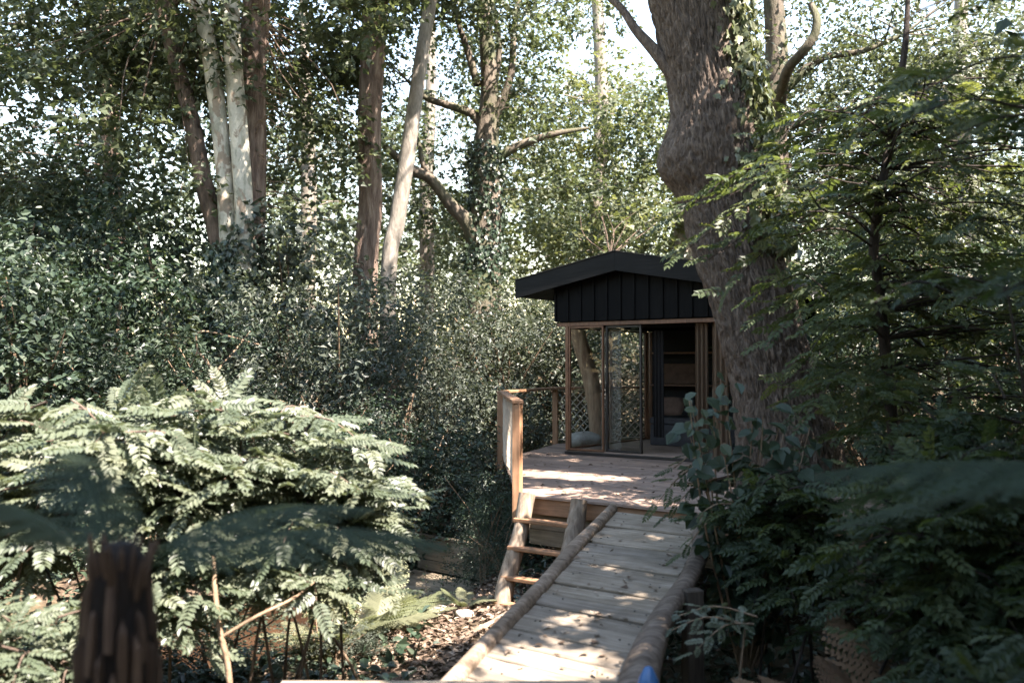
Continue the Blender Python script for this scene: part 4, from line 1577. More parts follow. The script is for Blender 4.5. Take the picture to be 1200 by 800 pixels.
SHM = {}
SG = 'evergreen shrubs behind the bush'
LAB = ['tall dark shrub with broad leaves beyond the far-left locust bush', 'broad-leaved shrub just behind the left pinnate bush', 'dark broad-leaved shrub below the slim brown trunk',
       'small dark shrub in front of the ivy-covered stems', 'fine-leaved dark shrub right under the pale mottled stems', 'pale shrub beside the ivy-covered base, facing the reddish trunk',
       'pale tall shrub standing below the straight reddish trunk', 'fine pale shrub below the thin leaning grey trunk', 'pale shrub to the left of the deck railing corner', 'low broad-leaved dark shrub between the pale bank and the sunlit bush',
       'small pale shrub next to the near end of the deck railing', 'low dark fine-leaved shrub right behind the sunlit arching bush', 'broad-leaved shrub at the back under the leafy far-left tree', 'dark broad-leaved shrub around the foot of the slim brown trunk',
       'fine-leaved shrub at the back between slim trunk and mottled stems', 'pale broad-leaved shrub at the back between mottled stems and reddish trunk', 'pale shrub around the foot of the thin leaning trunk', 'pale fine shrub at the foot of the ivy-clad oak']
lay = [(-60, 15, 1.7, 1.7, 3, 1), (40, 14.2, 1.6, 1.75, 3, 3), (130, 15.5, 1.6, 1.75, 3, 1), (200, 14, 1.5, 1.45, 0, 3), (270, 15.2, 1.5, 1.4, 1, 3), (330, 14.2, 1.5, 1.7, 2, 0),
       (410, 15, 1.6, 2.0, 0, 0), (470, 14.8, 1.4, 1.75, 1, 0), (508, 17.2, 1.5, 1.9, 2, 0), (450, 12.9, 1.2, 1.05, 3, 1), (495, 13.6, .95, 1.2, 0, 0), (370, 12.8, 1.3, 1.25, 1, 1),
       (0, 18, 2, 2.2, 3, 3), (100, 18.5, 1.9, 2.5, 3, 1), (200, 18, 1.9, 2.45, 1, 3), (350, 18, 2.0, 2.3, 3, 0), (450, 17.5, 1.9, 2.1, 2, 0), (520, 18.2, 1.9, 2.1, 1, 0)]
for k, (px, D, w, h, kk, mi) in enumerate(lay):
    shrub(px, D, w, h, kk, LAB[k], SG, k * 1.37, mi)
LAB2 = ['grey-green shrub just outside the deck railing corner', 'fine-leaved shrub behind the cabin\'s glass corner', 'silvery shrub under the ivy-clad oak behind the railing', 'silvery shrub in the gap left of the cabin roof',
        'shrub behind the slender trunk that grows through the deck', 'fine-leaved shrub seen through the cabin glass', 'shrub hidden behind the cabin\'s back wall']
for k, (px, D, w, h, kk, mi) in enumerate([(582, 18.8, 1.4, 1.6, 0, 0), (655, 20.0, 1.6, 1.75, 1, 0), (570, 20, 1.9, 1.7, 2, 2), (630, 21.5, 1.9, 1.6, 0, 2), (720, 20, 1.7, 1.6, 2, 0), (700, 20.6, 1.5, 1.5, 1, 0), (780, 20.0, 1.8, 1.7, 0, 0)]):
    shrub(px, D, w, h, kk, LAB2[k], 'shrubs behind the railing', k * 2.1, mi)
LAB3 = ['dark shrub next to the foot of the thick leaning trunk', 'fine dark shrub directly behind the slender locust trunk', 'dark shrub right of the slender locust trunk', 'dark shrub on the right-hand bank',
        'tall dark shrub at the back beneath the grey-green tree', 'tall fine dark shrub at the back beneath the yellow-green tree', 'tall dark shrub at the back of the right-hand bank', 'dark shrub between the cabin and the grey-green tree']
for k, (px, D, w, h, kk, mi) in enumerate([(960, 13.2, 1.4, 1.4, 0, 1), (1040, 12.2, 1.5, 1.5, 1, 1), (1120, 12.8, 1.6, 1.6, 2, 1), (1200, 12, 1.6, 1.6, 0, 1), (1000, 15.5, 1.7, 1.7, 2, 1), (1100, 16, 1.8, 1.8, 1, 1), (1190, 16.5, 1.9, 1.8, 0, 1), (890, 17.5, 1.7, 1.7, 1, 1)]):
    shrub(px, D, w, h, kk, LAB3[k], 'shrubs behind the locust tree', k * 1.9, mi)
shrub(566, 11.3, .55, .62, 0, 'dark leafy shrub beside the log ladder under the deck corner', None, .4, 1, 'ivy_shrub')
shrub(590, 10.9, .45, .42, 1, 'low ivy-green shrub at the foot of the log ladder', None, 2.2, 1, 'ivy_shrub')
shrub(582, 12.6, .7, .62, 2, 'dusty shrub hanging over the boarded footbridge side', None, 1.2, 0, 'ivy_shrub')

LB4 = ['low dark plant on the far bank of the stream', 'low dark plant on the far bank below the broad-leaved shrubs', 'low leafy plant by the stream below the footbridge', 'low pale plant below the deck corner beside the footbridge',
       'dark low plant overhanging the stream bend', 'bushy plant hiding the far end of the stream']
for k, (x, y, w, h, kk, mi) in enumerate([(-3.2, 12.4, .9, .38, 3, 1), (-4.8, 11.6, 1.0, .42, 0, 3), (-1.0, 10.9, .42, .22, 3, 3), (-.2, 12.6, .5, .3, 3, 0), (-2.3, 12.3, .7, .42, 1, 1), (-6.4, 10.6, 1.1, .5, 3, 1)]):
    shrub(600 + x / y * FPX, y, w, h, kk, LB4[k], None, k * 1.3, mi, 'bank_plant')

for k, (x, y, w, h, kk, mi, lb) in enumerate([(-2.55, 7.7, .5, .2, 3, 3, 'low leafy plant on the near stream bank by the upright bare stem'), (-1.55, 8.0, .42, .17, 0, 0, 'low pale plant in front of the sunlit ferns'), (-3.6, 7.6, .7, .3, 3, 1, 'dark low plant between stream and tree fern')]):
    shrub(600 + x / y * FPX, y, w, h, kk, lb, None, k * 1.7, mi, 'bank_plant')
# ------------------------------------------------------------------ far wood: closes the view between the trunks
def build_far_wood():
    rs = np.random.RandomState(81)
    cl = []
    for k in range(230):
        a = rs.uniform(-1.0, 1.0)
        D = rs.uniform(36, 50)
        x = a * D * .8
        z = float(gz(x, D)) + rs.uniform(.25, 1) ** 1.3 * 9.0
        r = rs.uniform(1.2, 2.0)
        cl.append((x, D, z, r, r, r * .8))
    soup = sprig_leaves(cl, rs, 14, 7, .30, 1.1, gap=False, temps=[T_simple(.8, .1, .1), T_simple(.65, .15, .1)])
    V, F, rn = soup
    o = link('far_wood', make_mesh('far_wood', V, F, rn), M['leaf_tree'])
    tag(o, 'hazy mass of distant woodland foliage behind the trunks', 'woodland', kind='stuff')


build_far_wood()


def build_unseen_wood():
    # unseen woodland added behind and beside the viewpoint to cut sky light
    rs = np.random.RandomState(82)
    cl = []
    for k in range(210):
        a = rs.uniform(math.radians(-160), math.radians(-20)) if k < 130 else (rs.uniform(math.radians(-25), math.radians(42)) if k < 180 else rs.uniform(math.radians(125), math.radians(200)))
        D = rs.uniform(9, 17)
        x, y = D * math.cos(a), 2 + D * math.sin(a) * .9
        z = float(gz(x, y)) + rs.uniform(0, 1) * (8.0 if k < 180 else 6.0)
        r = rs.uniform(1.0, 1.7)
        if x < 0 and y > 6 and x > -.72 * y:
            continue
        if x > 0 and y > 3 and x < .85 * y:
            continue
        cl.append((x, y, z, r, r, r * .9))
    V, F, rn = sprig_leaves(cl, rs, 16, 7, .30, .9, temps=[T_simple(.8, .1, .1)])
    o = link('unseen_wood', make_mesh('unseen_wood', V, F, rn), M['leaf_dark'])
    tag(o, 'unseen dark foliage added behind the landing to cut sky light', 'woodland', kind='stuff')


build_unseen_wood()


# ------------------------------------------------------------------ pinnate-leaved plants
def leaf_objects(temps, pos, R, s, rs, mat, root, name, nmax=300):
    """the leaves that show largest become parts, the rest one joined part"""
    view = pos - CAM
    order = np.argsort(np.linalg.norm(view, axis=1) / s)
    # only leaves in front, upper shell first: nearest ones show largest
    big = order[:nmax]
    rest = np.ones(len(pos), bool)
    rest[big] = False
    key = name + mat.name
    if key not in TM:
        TM[key] = []
        for k, (tv, tf) in enumerate(temps):
            for q in range(3):
                me = make_mesh(name, tv, tf, np.full(len(tv), .2 + .3 * q))
                me.materials.append(mat)
                TM[key].append(me)
    off = np.array(root.location)
    for i in big:
        A = np.eye(4)
        A[:3, :3] = R[i] * s[i]
        A[:3, 3] = pos[i] - off
        link(name, TM[key][rs.randint(0, len(TM[key]))], None, root, Matrix(A.tolist()))
    if rest.any():
        rn = rs.uniform(0, 1, len(pos))
        fol('foliage', inst(temps, pos[rest], R[rest], s[rest], rn[rest], rs), mat, root)


TM = {}


def spray(start, end, n, L, rs, droop=.12, up=1.0):
    """compound leaves alternating along a branch from start to end"""
    start, end = np.asarray(start, float), np.asarray(end, float)
    d = end - start
    ln = np.linalg.norm(d)
    t = np.linspace(.12, 1.0, n)
    pos = start + d * t[:, None]
    pos[:, 2] += np.sin(t * math.pi) * ln * .10 - droop * ln * t ** 2
    dd = nrm(d)
    side = nrm(np.cross(dd, [0, 0, 1.0]) + 1e-6)
    sg = np.where(np.arange(n) % 2 == 0, 1, -1)[:, None]
    ax = dd * (.35 + .8 * t[:, None] ** 2) + side * sg * (1.05 - .6 * t[:, None] ** 3) + rs.normal(size=(n, 3)) * .16
    ax[:, 2] += rs.uniform(-.30, .25, n)
    nn = np.array([0, -.25, up]) + rs.normal(size=(n, 3)) * .34
    s = L * rs.uniform(.75, 1.15, n) * (1 - .25 * t)
    return pos, frames(ax, nn), s, np.vstack([start, start + d * .5 + [0, 0, ln * .10 - droop * ln * .25], end - [0, 0, droop * ln]])


def spray_plant(name, label, cat, base, sprays, L, mat, temps, rs, group=None, nparts=0, stems=True, stem_mat='twig', leaf_step=.055, droop=.12, lname='compound_leaf', cull=None):
    """sprays: list of (start, end)"""
    base = np.asarray(base, float)
    root = thing(name, label, cat, base, group=group)
    Ps, Rs_, Ss = [], [], []
    mb = MB()
    for a, b in sprays:
        ln = np.linalg.norm(np.asarray(b) - np.asarray(a))
        p, R, s, br = spray(a, b, max(5, int(ln / leaf_step)), L, rs, droop)
        Ps.append(p); Rs_.append(R); Ss.append(s)
        q, r = smooth_path(br, [.009, .006, .0025], 7)
        mb.tube(q, r, 4, 0, False)
    if stems:
        hubs = [a for a, b in sprays][::14]
        for a in hubs:
            a = np.asarray(a)
            b0 = base + np.array([rs.normal() * .3, rs.normal() * .25, 0])
            b0[2] = float(gz(b0[0], b0[1])) - .05
            mid = (b0 + a) / 2 + [rs.normal() * .08, rs.normal() * .08, .1]
            q, r = smooth_path([b0, mid, a], [.013, .010, .006], 9)
            mb.tube(q, r, 5, 0, False)
    mb.wpart('stems', M[stem_mat], root, True)
    pos, R, s = np.vstack(Ps), np.vstack(Rs_), np.concatenate(Ss)
    if cull is not None:
        k = cull(pos)
        pos, R, s = pos[k], R[k], s[k]
    if nparts:
        leaf_objects(temps, pos, R, s, rs, mat, root, lname, nparts)
    else:
        fol('foliage', inst(temps, pos, R, s, rs.uniform(0, 1, len(pos)), rs), mat, root)
    return root


def dome_sprays(c, ra, n, rs, ln=(.5, .9), zmin=-.6, inner=.35, bias=(0, -.35, 0)):
    out = []
    for k in range(n):
        u = rand_unit(rs, 1)[0] + np.array(bias)
        u /= np.linalg.norm(u)
        if u[2] < zmin:
            u[2] = zmin * rs.uniform(0, 1)
        q = rs.uniform(.5, 1.14)
        end = np.array(c) + u * np.array(ra) * q
        d = nrm(u * [1, 1, .35] + rs.normal(size=3) * .25)
        a = end - d * rs.uniform(*ln)
        out.append((a, end))
    return out


def build_left_bush():
    rs = np.random.RandomState(91)
    g = lambda x, y: (x, y, float(gz(x, y)))
    sp = dome_sprays((-1.55, 6.5, .42), (.85, .8, .62), 66, rs, (.45, .8))
    sp += dome_sprays((-1.15, 6.6, .15), (.45, .6, .5), 24, rs, (.35, .6))
    sp += dome_sprays((-1.55, 6.35, -.05), (.7, .55, .4), 24, rs, (.3, .55), -.9)
    spray_plant('locust_shrub', 'sunlit pinnate-leaved bush arching over the stream in front of the dark shrubs', 'shrub', g(-1.5, 6.7), sp, .33, M['leaf_locust'], COMP_HI, rs, nparts=300, stem_mat='bark_dark')
    sp = dome_sprays((-2.15, 6.35, .58), (.8, .6, .6), 40, rs, (.4, .7))
    sp += dome_sprays((-2.75, 6.1, .55), (.95, .8, .72), 46, rs, (.45, .8))
    sp += dome_sprays((-3.5, 6.4, .3), (.9, .8, .9), 30, rs, (.45, .8))
    sp += dome_sprays((-2.35, 5.95, -.1), (.6, .5, .45), 26, rs, (.3, .55), -.9)
    spray_plant('locust_shrub', 'pinnate-leaved bush behind the tree fern, beside the sunlit arching bush', 'shrub', g(-2.9, 6.3), sp, .35, M['leaf_locust'], COMP_HI, rs, nparts=200, stem_mat='bark_dark')
    sp = dome_sprays((-2.9, 5.2, -.35), (.85, .6, .5), 34, rs, (.35, .6))
    spray_plant('locust_shrub', 'low grey-green pinnate plant crowding the foot of the tree fern', 'shrub', g(-2.9, 5.4), sp, .27, M['leaf_locust'], COMP_HI, rs, nparts=120, stem_mat='bark_dark')
    # bare stems and dead sticks under the bush
    def stick(label, pts, rad, name='dead_stick', forks=()):
        p, r = smooth_path(pts, rad, 18)
        b = p[np.argmin(p[:, 2])]
        root = thing(name, label, 'stick', b)
        MB().tube(p, r, 7, .06).wpart('stem', M['twig'], root, True)
        for fp, fr in forks:
            q, r2 = smooth_path(fp, fr, 9)
            MB().tube(q, r2, 5, .04).wpart('twig', M['twig'], root, True)
    b = P(275, 860, 5.6); b[2] = float(gz(b[0], b[1]))
    stick('upright bare brown stem in front of the muddy stream', [b, P(268, 790, 5.6), P(258, 740, 5.6), P(252, 690, 5.65), P(250, 640, 5.8)], [.02, .02, .018, .015, .01],
          forks=[([P(262, 745, 5.6), P(300, 722, 5.6), P(345, 700, 5.7), P(370, 680, 5.8)], [.012, .011, .009, .004])])
    q0 = P(300, 835, 7.5); q0[2] = float(gz(q0[0], q0[1]))
    stick('thin dead twig hanging low across the muddy stream', [P(440, 840, 7.4), P(400, 760, 7.3), P(350, 700, 7.2), P(300, 660, 7.0), P(280, 640, 7.0)], [.012, .012, .01, .008, .005],
          forks=[([P(352, 702, 7.2), P(300, 740, 7.2), P(240, 760, 7.1), P(205, 752, 7.1)], [.007, .007, .006, .003]), ([P(240, 760, 7.1), P(228, 735, 7.1), P(205, 715, 7.1)], [.005, .005, .003])])
    p0 = P(240, 395, 15.0)
    stick('hooked bare twig with a dead leaf against the dark shrubs', [P(258, 396, 14.0) + [.6, 0, -.1], P(236, 388, 14.0), P(231, 412, 14.0), P(222, 432, 14.0)], [.012, .016, .012, .006],
          forks=[([P(232, 413, 14), P(240, 420, 14), P(249, 436, 14)], [.012, .03, .006])])


build_left_bush()


def build_fern_clump(name, label, loc, n, L, rs, mat, temps=FROND_T, lift=.55, group=None, dirs=None, lname='frond'):
    root = thing(name, label, 'fern', loc, group=group)
    key = lname + mat.name + str(len(temps))
    if key not in TM:
        TM[key] = []
        for k, (tv, tf) in enumerate(temps):
            me = make_mesh(lname, tv, tf, np.full(len(tv), .3 + .25 * k))
            me.materials.append(mat)
            TM[key].append(me)
    for k in range(n):
        a = rs.uniform(0, .5) + k / n * 2 * math.pi if dirs is None else math.radians(dirs[k % len(dirs)] + rs.uniform(-8, 8))
        li = lift * rs.uniform(.7, 1.25)
        d = nrm(np.array([math.cos(a), math.sin(a), li]))
        R = frames(d[None], np.array([[-math.cos(a) * li, -math.sin(a) * li, 1.0]]) + rs.normal(size=(1, 3)) * .12)[0]
        s = L * rs.uniform(.8, 1.15)
        A = np.eye(4)
        A[:3, :3] = R * s
        A[:3, 3] = (math.cos(a) * .02, math.sin(a) * .02, 0)
        link(lname, TM[key][rs.randint(0, len(TM[key]))], None, root, Matrix(A.tolist()))
    return root


def build_tree_fern(px, D, ztop, r, label, dirs, L, seed, mat, lift=.12, visible=True):
    rs = np.random.RandomState(seed)
    x = xc(px, D)
    g = float(gz(x, D))
    root = thing('tree_fern', label, 'tree fern', (x, D, g))
    h = ztop - g
    p, rr = smooth_path([(0, 0, -.05), (.01, 0, h * .5), (0, .01, h - .12), (0, .01, h), (0, .01, h + .06)], [r * 1.02, r * .95, r * .85, r * .68, r * .35], 44)
    MB().tube(p, rr, 20, .10, True, 1).part('trunk', M['fern_trunk'], root, True)
    # old frond bases standing off the trunk
    V = []
    for t, w, th in ((0, .5, .5), (.5, .55, .55), (.85, .42, .5), (1, .1, .2)):
        V += [(-w / 2, 0, t), (w / 2, 0, t), (w / 2, th, t), (-w / 2, th, t)]
    V = np.array(V) * [.052, .06, .22]
    F = [(4 * k + a, 4 * k + (a + 1) % 4, 4 * k + 4 + (a + 1) % 4, 4 * k + 4 + a) for k in range(3) for a in range(4)] + [(3, 2, 1, 0), (12, 13, 14, 15)]
    me = make_mesh('frond_stub', V, np.array(F))
    me.materials.append(M['fern_stub'])
    for k in range(120):
        z = h - .01 - (k / 120) ** .9 * min(h, 1.25) * 1.0
        a = k * 2.399
        rad = np.interp(z, p[:, 2], rr)
        tilt = rs.uniform(-.02, .09) - (.12 if z > h - .15 else 0)
        Mx = (Matrix.Rotation(a, 4, 'Z') @ Matrix.Translation((0, rad - .012, z - .16)) @ Matrix.Rotation(-tilt, 4, 'X')
              @ Matrix.Diagonal((rs.uniform(.55, 1.0), 1, rs.uniform(.6, 1.1), 1)))
        link('frond_stub', me, None, root, Mx)
    for k in range(26):       # ragged spikes round the crown
        a = k * 2.399
        Mx = (Matrix.Rotation(a, 4, 'Z') @ Matrix.Translation((0, r * rs.uniform(.25, .62), h - rs.uniform(.06, .12))) @ Matrix.Rotation(-rs.uniform(.05, .4), 4, 'X')
              @ Matrix.Diagonal((rs.uniform(.3, .6), .45, rs.uniform(.45, .8), 1)))
        link('frond_stub', me, None, root, Mx)
    key = 'tf' + mat.name
    if key not in TM:
        TM[key] = []
        for k, (tv, tf) in enumerate(TFROND_T):
            m2 = make_mesh('frond', tv, tf, np.full(len(tv), .3 + .25 * k))
            m2.materials.append(mat)
            TM[key].append(m2)
    for k, dg in enumerate(dirs):
        a = math.radians(dg + rs.uniform(-6, 6))
        li = lift * rs.uniform(.5, 1.6)
        d = nrm(np.array([math.cos(a), math.sin(a), li]))
        R = frames(d[None], np.array([[-math.cos(a) * li, -math.sin(a) * li, 1.0]]) + rs.normal(size=(1, 3)) * .1)[0]
        s = L * rs.uniform(.8, 1.1)
        A = np.eye(4)
        A[:3, :3] = R * s
        A[:3, 3] = (math.cos(a) * .05, math.sin(a) * .05, h - .02)
        link('frond', TM[key][rs.randint(0, 3)], None, root, Matrix(A.tolist()))


build_tree_fern(142, 2.65, .78, .108, 'dark shaggy tree fern trunk with a crown of drooping fronds by the landing', [4, 34, 60, 118, 150, 178, 205], .9, 101, M['leaf_treefern'], .85)
build_tree_fern(1560, 2.5, .95, .11, 'tree fern right of the landing with long dark fronds over the ramp side', [100, 128, 148, 166, 60, 20, 330, 280], 1.3, 102, M['leaf_treefern'], .30)

RF = np.random.RandomState(103)
for k, (px, D, L, n, lb) in enumerate([(428, 8.8, .62, 10, 'pale sunlit fern clump on the bank left of the ramp'), (470, 9.2, .55, 9, 'smaller fern between the pale fern clump and the path'),
                                       (385, 8.3, .65, 9, 'fern on the stream bank below the sunlit arching bush'), (545, 9.4, .3, 7, 'tiny fern by the foot of the log ladder')]):
    x = xc(px, D)
    build_fern_clump('fern', lb, (x, D, float(gz(x, D)) + .02), n, L, RF, M['leaf_fern'], lift=1.5)
# upright frond with dark stalk
x = xc(437, 8.7)
build_fern_clump('fern', 'upright fern with a single tall dark-stalked frond on the bank', (x, 8.7, float(gz(x, 8.7))), 3, .85, RF, M['leaf_fern'], lift=3.0, dirs=[80, 200, 320])
# dead bracken in the right-hand shade
x = xc(1090, 4.9)
build_fern_clump('bracken', 'dead brown bracken fronds in the dark undergrowth right of the ramp', (x, 4.9, float(gz(x, 4.9))), 4, 1.0, RF, M['leaf_dead'], FROND_T, lift=2.2, dirs=[165, 185, 140, 100])


# ------------------------------------------------------------------ right-hand side: locust tree, vine, undergrowth
def build_right():
    rs = np.random.RandomState(111)
    # locust tree with layered branches
    base = np.array([3.55, 8.3, float(gz(3.55, 8.3))])
    sp = []
    for k in range(210):
        z = rs.uniform(.7, 3.9)
        a = rs.uniform(0, 2 * math.pi)
        rr = rs.uniform(.2, 2.1) * (1.15 if z < 3.4 else .8)
        c = np.array([base[0] + .2 + rr * math.cos(a) * 1.25, base[1] + .2 + rr * math.sin(a), z])
        if c[0] < .295 * c[1] or (c[0] < .36 * c[1] and z < 1.6):
            continue
        d = np.array([math.cos(a) - .15, math.sin(a) - .2, rs.uniform(-.4, .3)])
        d = d / np.linalg.norm(d)
        sp.append((c - d * .5, c + d * rs.uniform(.3, .7)))
    # long reaching branch in front of the thick trunk
    sp += [(P(960, 195, 8.0), P(790, 222, 7.6)), (P(980, 230, 8.2), P(800, 262, 7.8)), (P(1000, 250, 8.0), P(830, 275, 7.8)), (P(1000, 215, 7.8), P(850, 205, 7.6)),
           (P(960, 270, 7.8), P(850, 320, 7.7)), (P(1010, 180, 8.3), P(880, 190, 8.2)), (P(1060, 330, 7.8), P(900, 370, 7.6))]
    root = thing('locust_tree', 'slender locust tree with layered pinnate branches reaching across the thick trunk', 'tree', base)
    mb = MB()
    tp, tr = trunk_mesh(mb, [base - [0, 0, .1], base + [-.05, 0, 1.2], P(1030, 340, 8.3), P(1024, 285, 8.3), P(1040, 180, 8.4), P(1060, 60, 8.5), P(1065, -40, 8.6)], [.065, .055, .05, .045, .038, .03, .015], 40, 9, .06, 2)
    mb.wpart('trunk', M['bark_black'], root, True)
    mb = MB()
    Ps, Rs_, Ss = [], [], []
    for a, b in sp:
        ln = np.linalg.norm(b - a)
        p, R, s, br = spray(a, b, max(6, int(ln / .075)), .32, rs, .16)
        Ps.append(p); Rs_.append(R); Ss.append(s)
        i = np.argmin(np.linalg.norm((tp - a) * [1, 1, 1.6], axis=1) + np.where(tp[:, 2] > a[2] + .2, 3, 0))
        q, r = smooth_path([tp[i], (tp[i] + a) / 2 + [0, 0, .08], a, br[1], br[2]], [.012, .009, .007, .005, .003], 14)
        mb.tube(q, r, 5, 0, False)
    mb.wpart('branches', M['bark_black'], root, True)
    pos, R, s = np.vstack(Ps), np.vstack(Rs_), np.concatenate(Ss)
    k = sun_gap(pos, rs, .3)
    k[-sum(len(q) for q in Ss[-7:]):] = True
    pos, R, s = pos[k], R[k], s[k]
    leaf_objects(COMP_LO, pos, R, s, rs, M['leaf_locust_half_shade'], root, 'compound_leaf', 200)

    # nearer locust leaning in from the right edge
    base = np.array([3.0, 3.7, float(gz(3.0, 3.7))])
    sp = []
    for k in range(46):
        c = base + [rs.uniform(-1.05, .8), rs.uniform(-.6, 1.0), 0]
        c[2] = rs.uniform(1.5, 3.4)
        d = nrm(np.array([-1.0, rs.uniform(-.7, .9), rs.uniform(-.15, .15)]))
        sp.append((c - d * .3, c + d * .35))
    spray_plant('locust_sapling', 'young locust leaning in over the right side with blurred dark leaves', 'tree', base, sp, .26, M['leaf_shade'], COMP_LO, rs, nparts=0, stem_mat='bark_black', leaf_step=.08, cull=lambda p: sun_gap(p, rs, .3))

    # dark undergrowth between the ramp and the right edge
    spots = [(2.55, 5.3, .15, .75, .7, .85, 44, 'dark pinnate shrub spilling towards the ramp\'s right log'),
             (3.3, 6.4, .35, .95, .9, .95, 50, 'dark pinnate shrub under the layered locust branches'),
             (2.1, 6.9, .05, .5, .6, .65, 30, 'dark pinnate shrub below the deck\'s front edge'),
             (3.4, 4.5, .15, .8, .7, .8, 40, 'dark pinnate shrub around the dead bracken'),
             (4.6, 5.9, .5, 1.0, 1.0, 1.1, 46, 'shadowed pinnate shrub against the right-hand bank'),
             (2.35, 3.9, -.25, .55, .45, .45, 24, 'low dark pinnate plant beside the landing')]
    for (x, y, z, rx, ry, rz, n, lb) in spots:
        sp = dome_sprays((x, y, z), (rx, ry, rz), int(n * 1.9), rs, (.35, .65), -.7, bias=(-.2, -.3, 0))
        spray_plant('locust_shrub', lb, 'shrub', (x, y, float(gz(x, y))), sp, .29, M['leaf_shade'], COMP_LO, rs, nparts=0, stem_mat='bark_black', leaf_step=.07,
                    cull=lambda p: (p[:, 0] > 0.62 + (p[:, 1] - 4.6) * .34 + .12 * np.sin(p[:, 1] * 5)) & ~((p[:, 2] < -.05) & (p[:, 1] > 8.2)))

    # light sprig crossing the right log
    sp = [(np.array([1.5, 5.9, -.3]), np.array([.95, 5.75, -.25])), (np.array([1.55, 5.9, -.3]), np.array([1.1, 5.55, -.30])), (np.array([1.6, 6.0, -.28]), np.array([1.05, 6.0, -.22]))]
    spray_plant('ground_sprig', 'sprig of small rounded pale leaves lying over the right log edge', 'plant', (1.55, 6.0, float(gz(1.55, 6.0))), sp, .16, M['leaf_locust'], COMP_HI, rs, nparts=60, leaf_step=.05)

    # broad-leaved climber in front of the cabin doorway
    b = np.array([1.85, 7.3, float(gz(1.85, 7.3))])
    root = thing('climbing_vine', 'dark broad-leaved vine rising in front of the cabin doorway', 'vine', b)
    mb = MB()
    pos, ax, nn = [], [], []
    for k in range(26):
        t = b + [rs.uniform(-.5, .6), rs.uniform(-.3, .3), 0]
        t[2] = rs.uniform(.05, 1.28) - abs(t[0] - b[0] + .12) * .5
        q, r = smooth_path([b - [0, 0, .05], (b * .5 + t * .5) + [rs.normal() * .06, 0, .1], t], [.012, .009, .004], 12)
        mb.tube(q, r, 5, 0, False)
        for j in range(3, 12):
            for m in range(3):
                pos.append(q[j] + rs.normal(size=3) * .06)
                ax.append([rs.normal() * .8, rs.normal() * .6 - .4, -.35 + rs.normal() * .4])
                nn.append([rs.normal() * .4, -.6 + rs.normal() * .3, .8])
    mb.wpart('stems', M['twig'], root, True)
    pos, ax, nn = np.array(pos), np.array(ax), np.array(nn)
    leaf_objects([T_oval(.62, .06, .2), T_oval(.75, .05, .25), T_oval(.85, .07, .15)], pos, frames(ax, nn), .14 * rs.uniform(.6, 1.15, len(pos)), rs, M['leaf_dark'], root, 'leaf', 300)
    # drooping pinnate tips at its foot
    sp = [(P(830, 540, 7.3), P(770, 580, 7.2)), (P(840, 560, 7.3), P(785, 592, 7.2)), (P(850, 520, 7.4), P(790, 540, 7.3)), (P(850, 600, 7.0), P(800, 640, 6.9)), (P(860, 590, 7.0), P(815, 600, 6.9))]
    spray_plant('locust_sprout', 'drooping dark pinnate sprout hanging over the deck edge by the ramp top', 'plant', (2.05, 7.35, float(gz(2.05, 7.35))), sp, .22, M['leaf_shade'], COMP_HI, rs, nparts=60, leaf_step=.06)


build_right()


# ------------------------------------------------------------------ unseen trees added right of and behind the view to shade deck and ramp
def shade_tree(name, label, x, y, h, crown, seed, leaf='leaf_tree', dens=52, size=.16):
    rs = np.random.RandomState(seed)
    g = float(gz(x, y))
    root = thing(name, label, 'tree', (x, y, g))
    mb = MB()
    p, r = trunk_mesh(mb, [(x, y, g - .15), (x + .1, y, g + h * .35), (x - .1, y + .1, g + h * .7), (x, y, g + h)], [.3, .24, .18, .06], 24, 12, .06, seed)
    mb.wpart('trunk', M['bark_dark'], root, True)
    cl = []
    for c, ra, n, cr in crown:
        cl += clumps_in(c, ra, n, rs, cr, .1)
    mb = MB()
    twigs(mb, cl, list(p[8:]), rs, .03)
    mb.wpart('branches', M['bark_dark'], root, True)
    fol('crown', sprig_leaves(cl, rs, dens, 7, size, .55), M[leaf], root)


shade_tree('unseen_shade_ash', 'unseen tall ash added right of the ramp to shade the deck', 7.6, 4.2, 10, [((7.0, 4.4, 8.0), (3.4, 3.6, 2.8), 60, (.6, 1.1))], 121)
shade_tree('unseen_shade_ash', 'unseen ash added behind the right-hand bank to shade the undergrowth', 8.6, -.6, 10, [((8.0, -.4, 7.6), (3.2, 3.4, 3.0), 56, (.6, 1.1))], 122)
shade_tree('unseen_shade_hazel', 'unseen spreading hazel added to darken the right side of the ramp', 6.2, 5.2, 6.5, [((4.9, 5.6, 5.9), (2.3, 2.9, 1.1), 46, (.5, .9)), ((5.8, 2.2, 5.0), (2.0, 2.0, 1.2), 26, (.5, .9)), ((3.9, 4.4, 4.9), (1.6, 1.9, .7), 24, (.5, .8))], 124, 'leaf_dark', 60)
shade_tree('unseen_shade_ash', 'unseen ash added beside the cabin to shade the thick trunk', 8.2, 9.4, 9, [((5.4, 8.6, 8.3), (2.6, 2.2, 2.1), 46, (.5, 1.0))], 125, 'leaf_tree', 60)
shade_tree('unseen_shade_ash', 'unseen ash added behind the viewer to shade the landing and lower ramp', 4.2, -3.6, 10, [((4.4, -2.8, 8.2), (2.6, 2.6, 2.4), 36, (.6, 1.0)), ((3.7, .5, 5.8), (1.6, 1.6, .9), 22, (.5, .9))], 123)


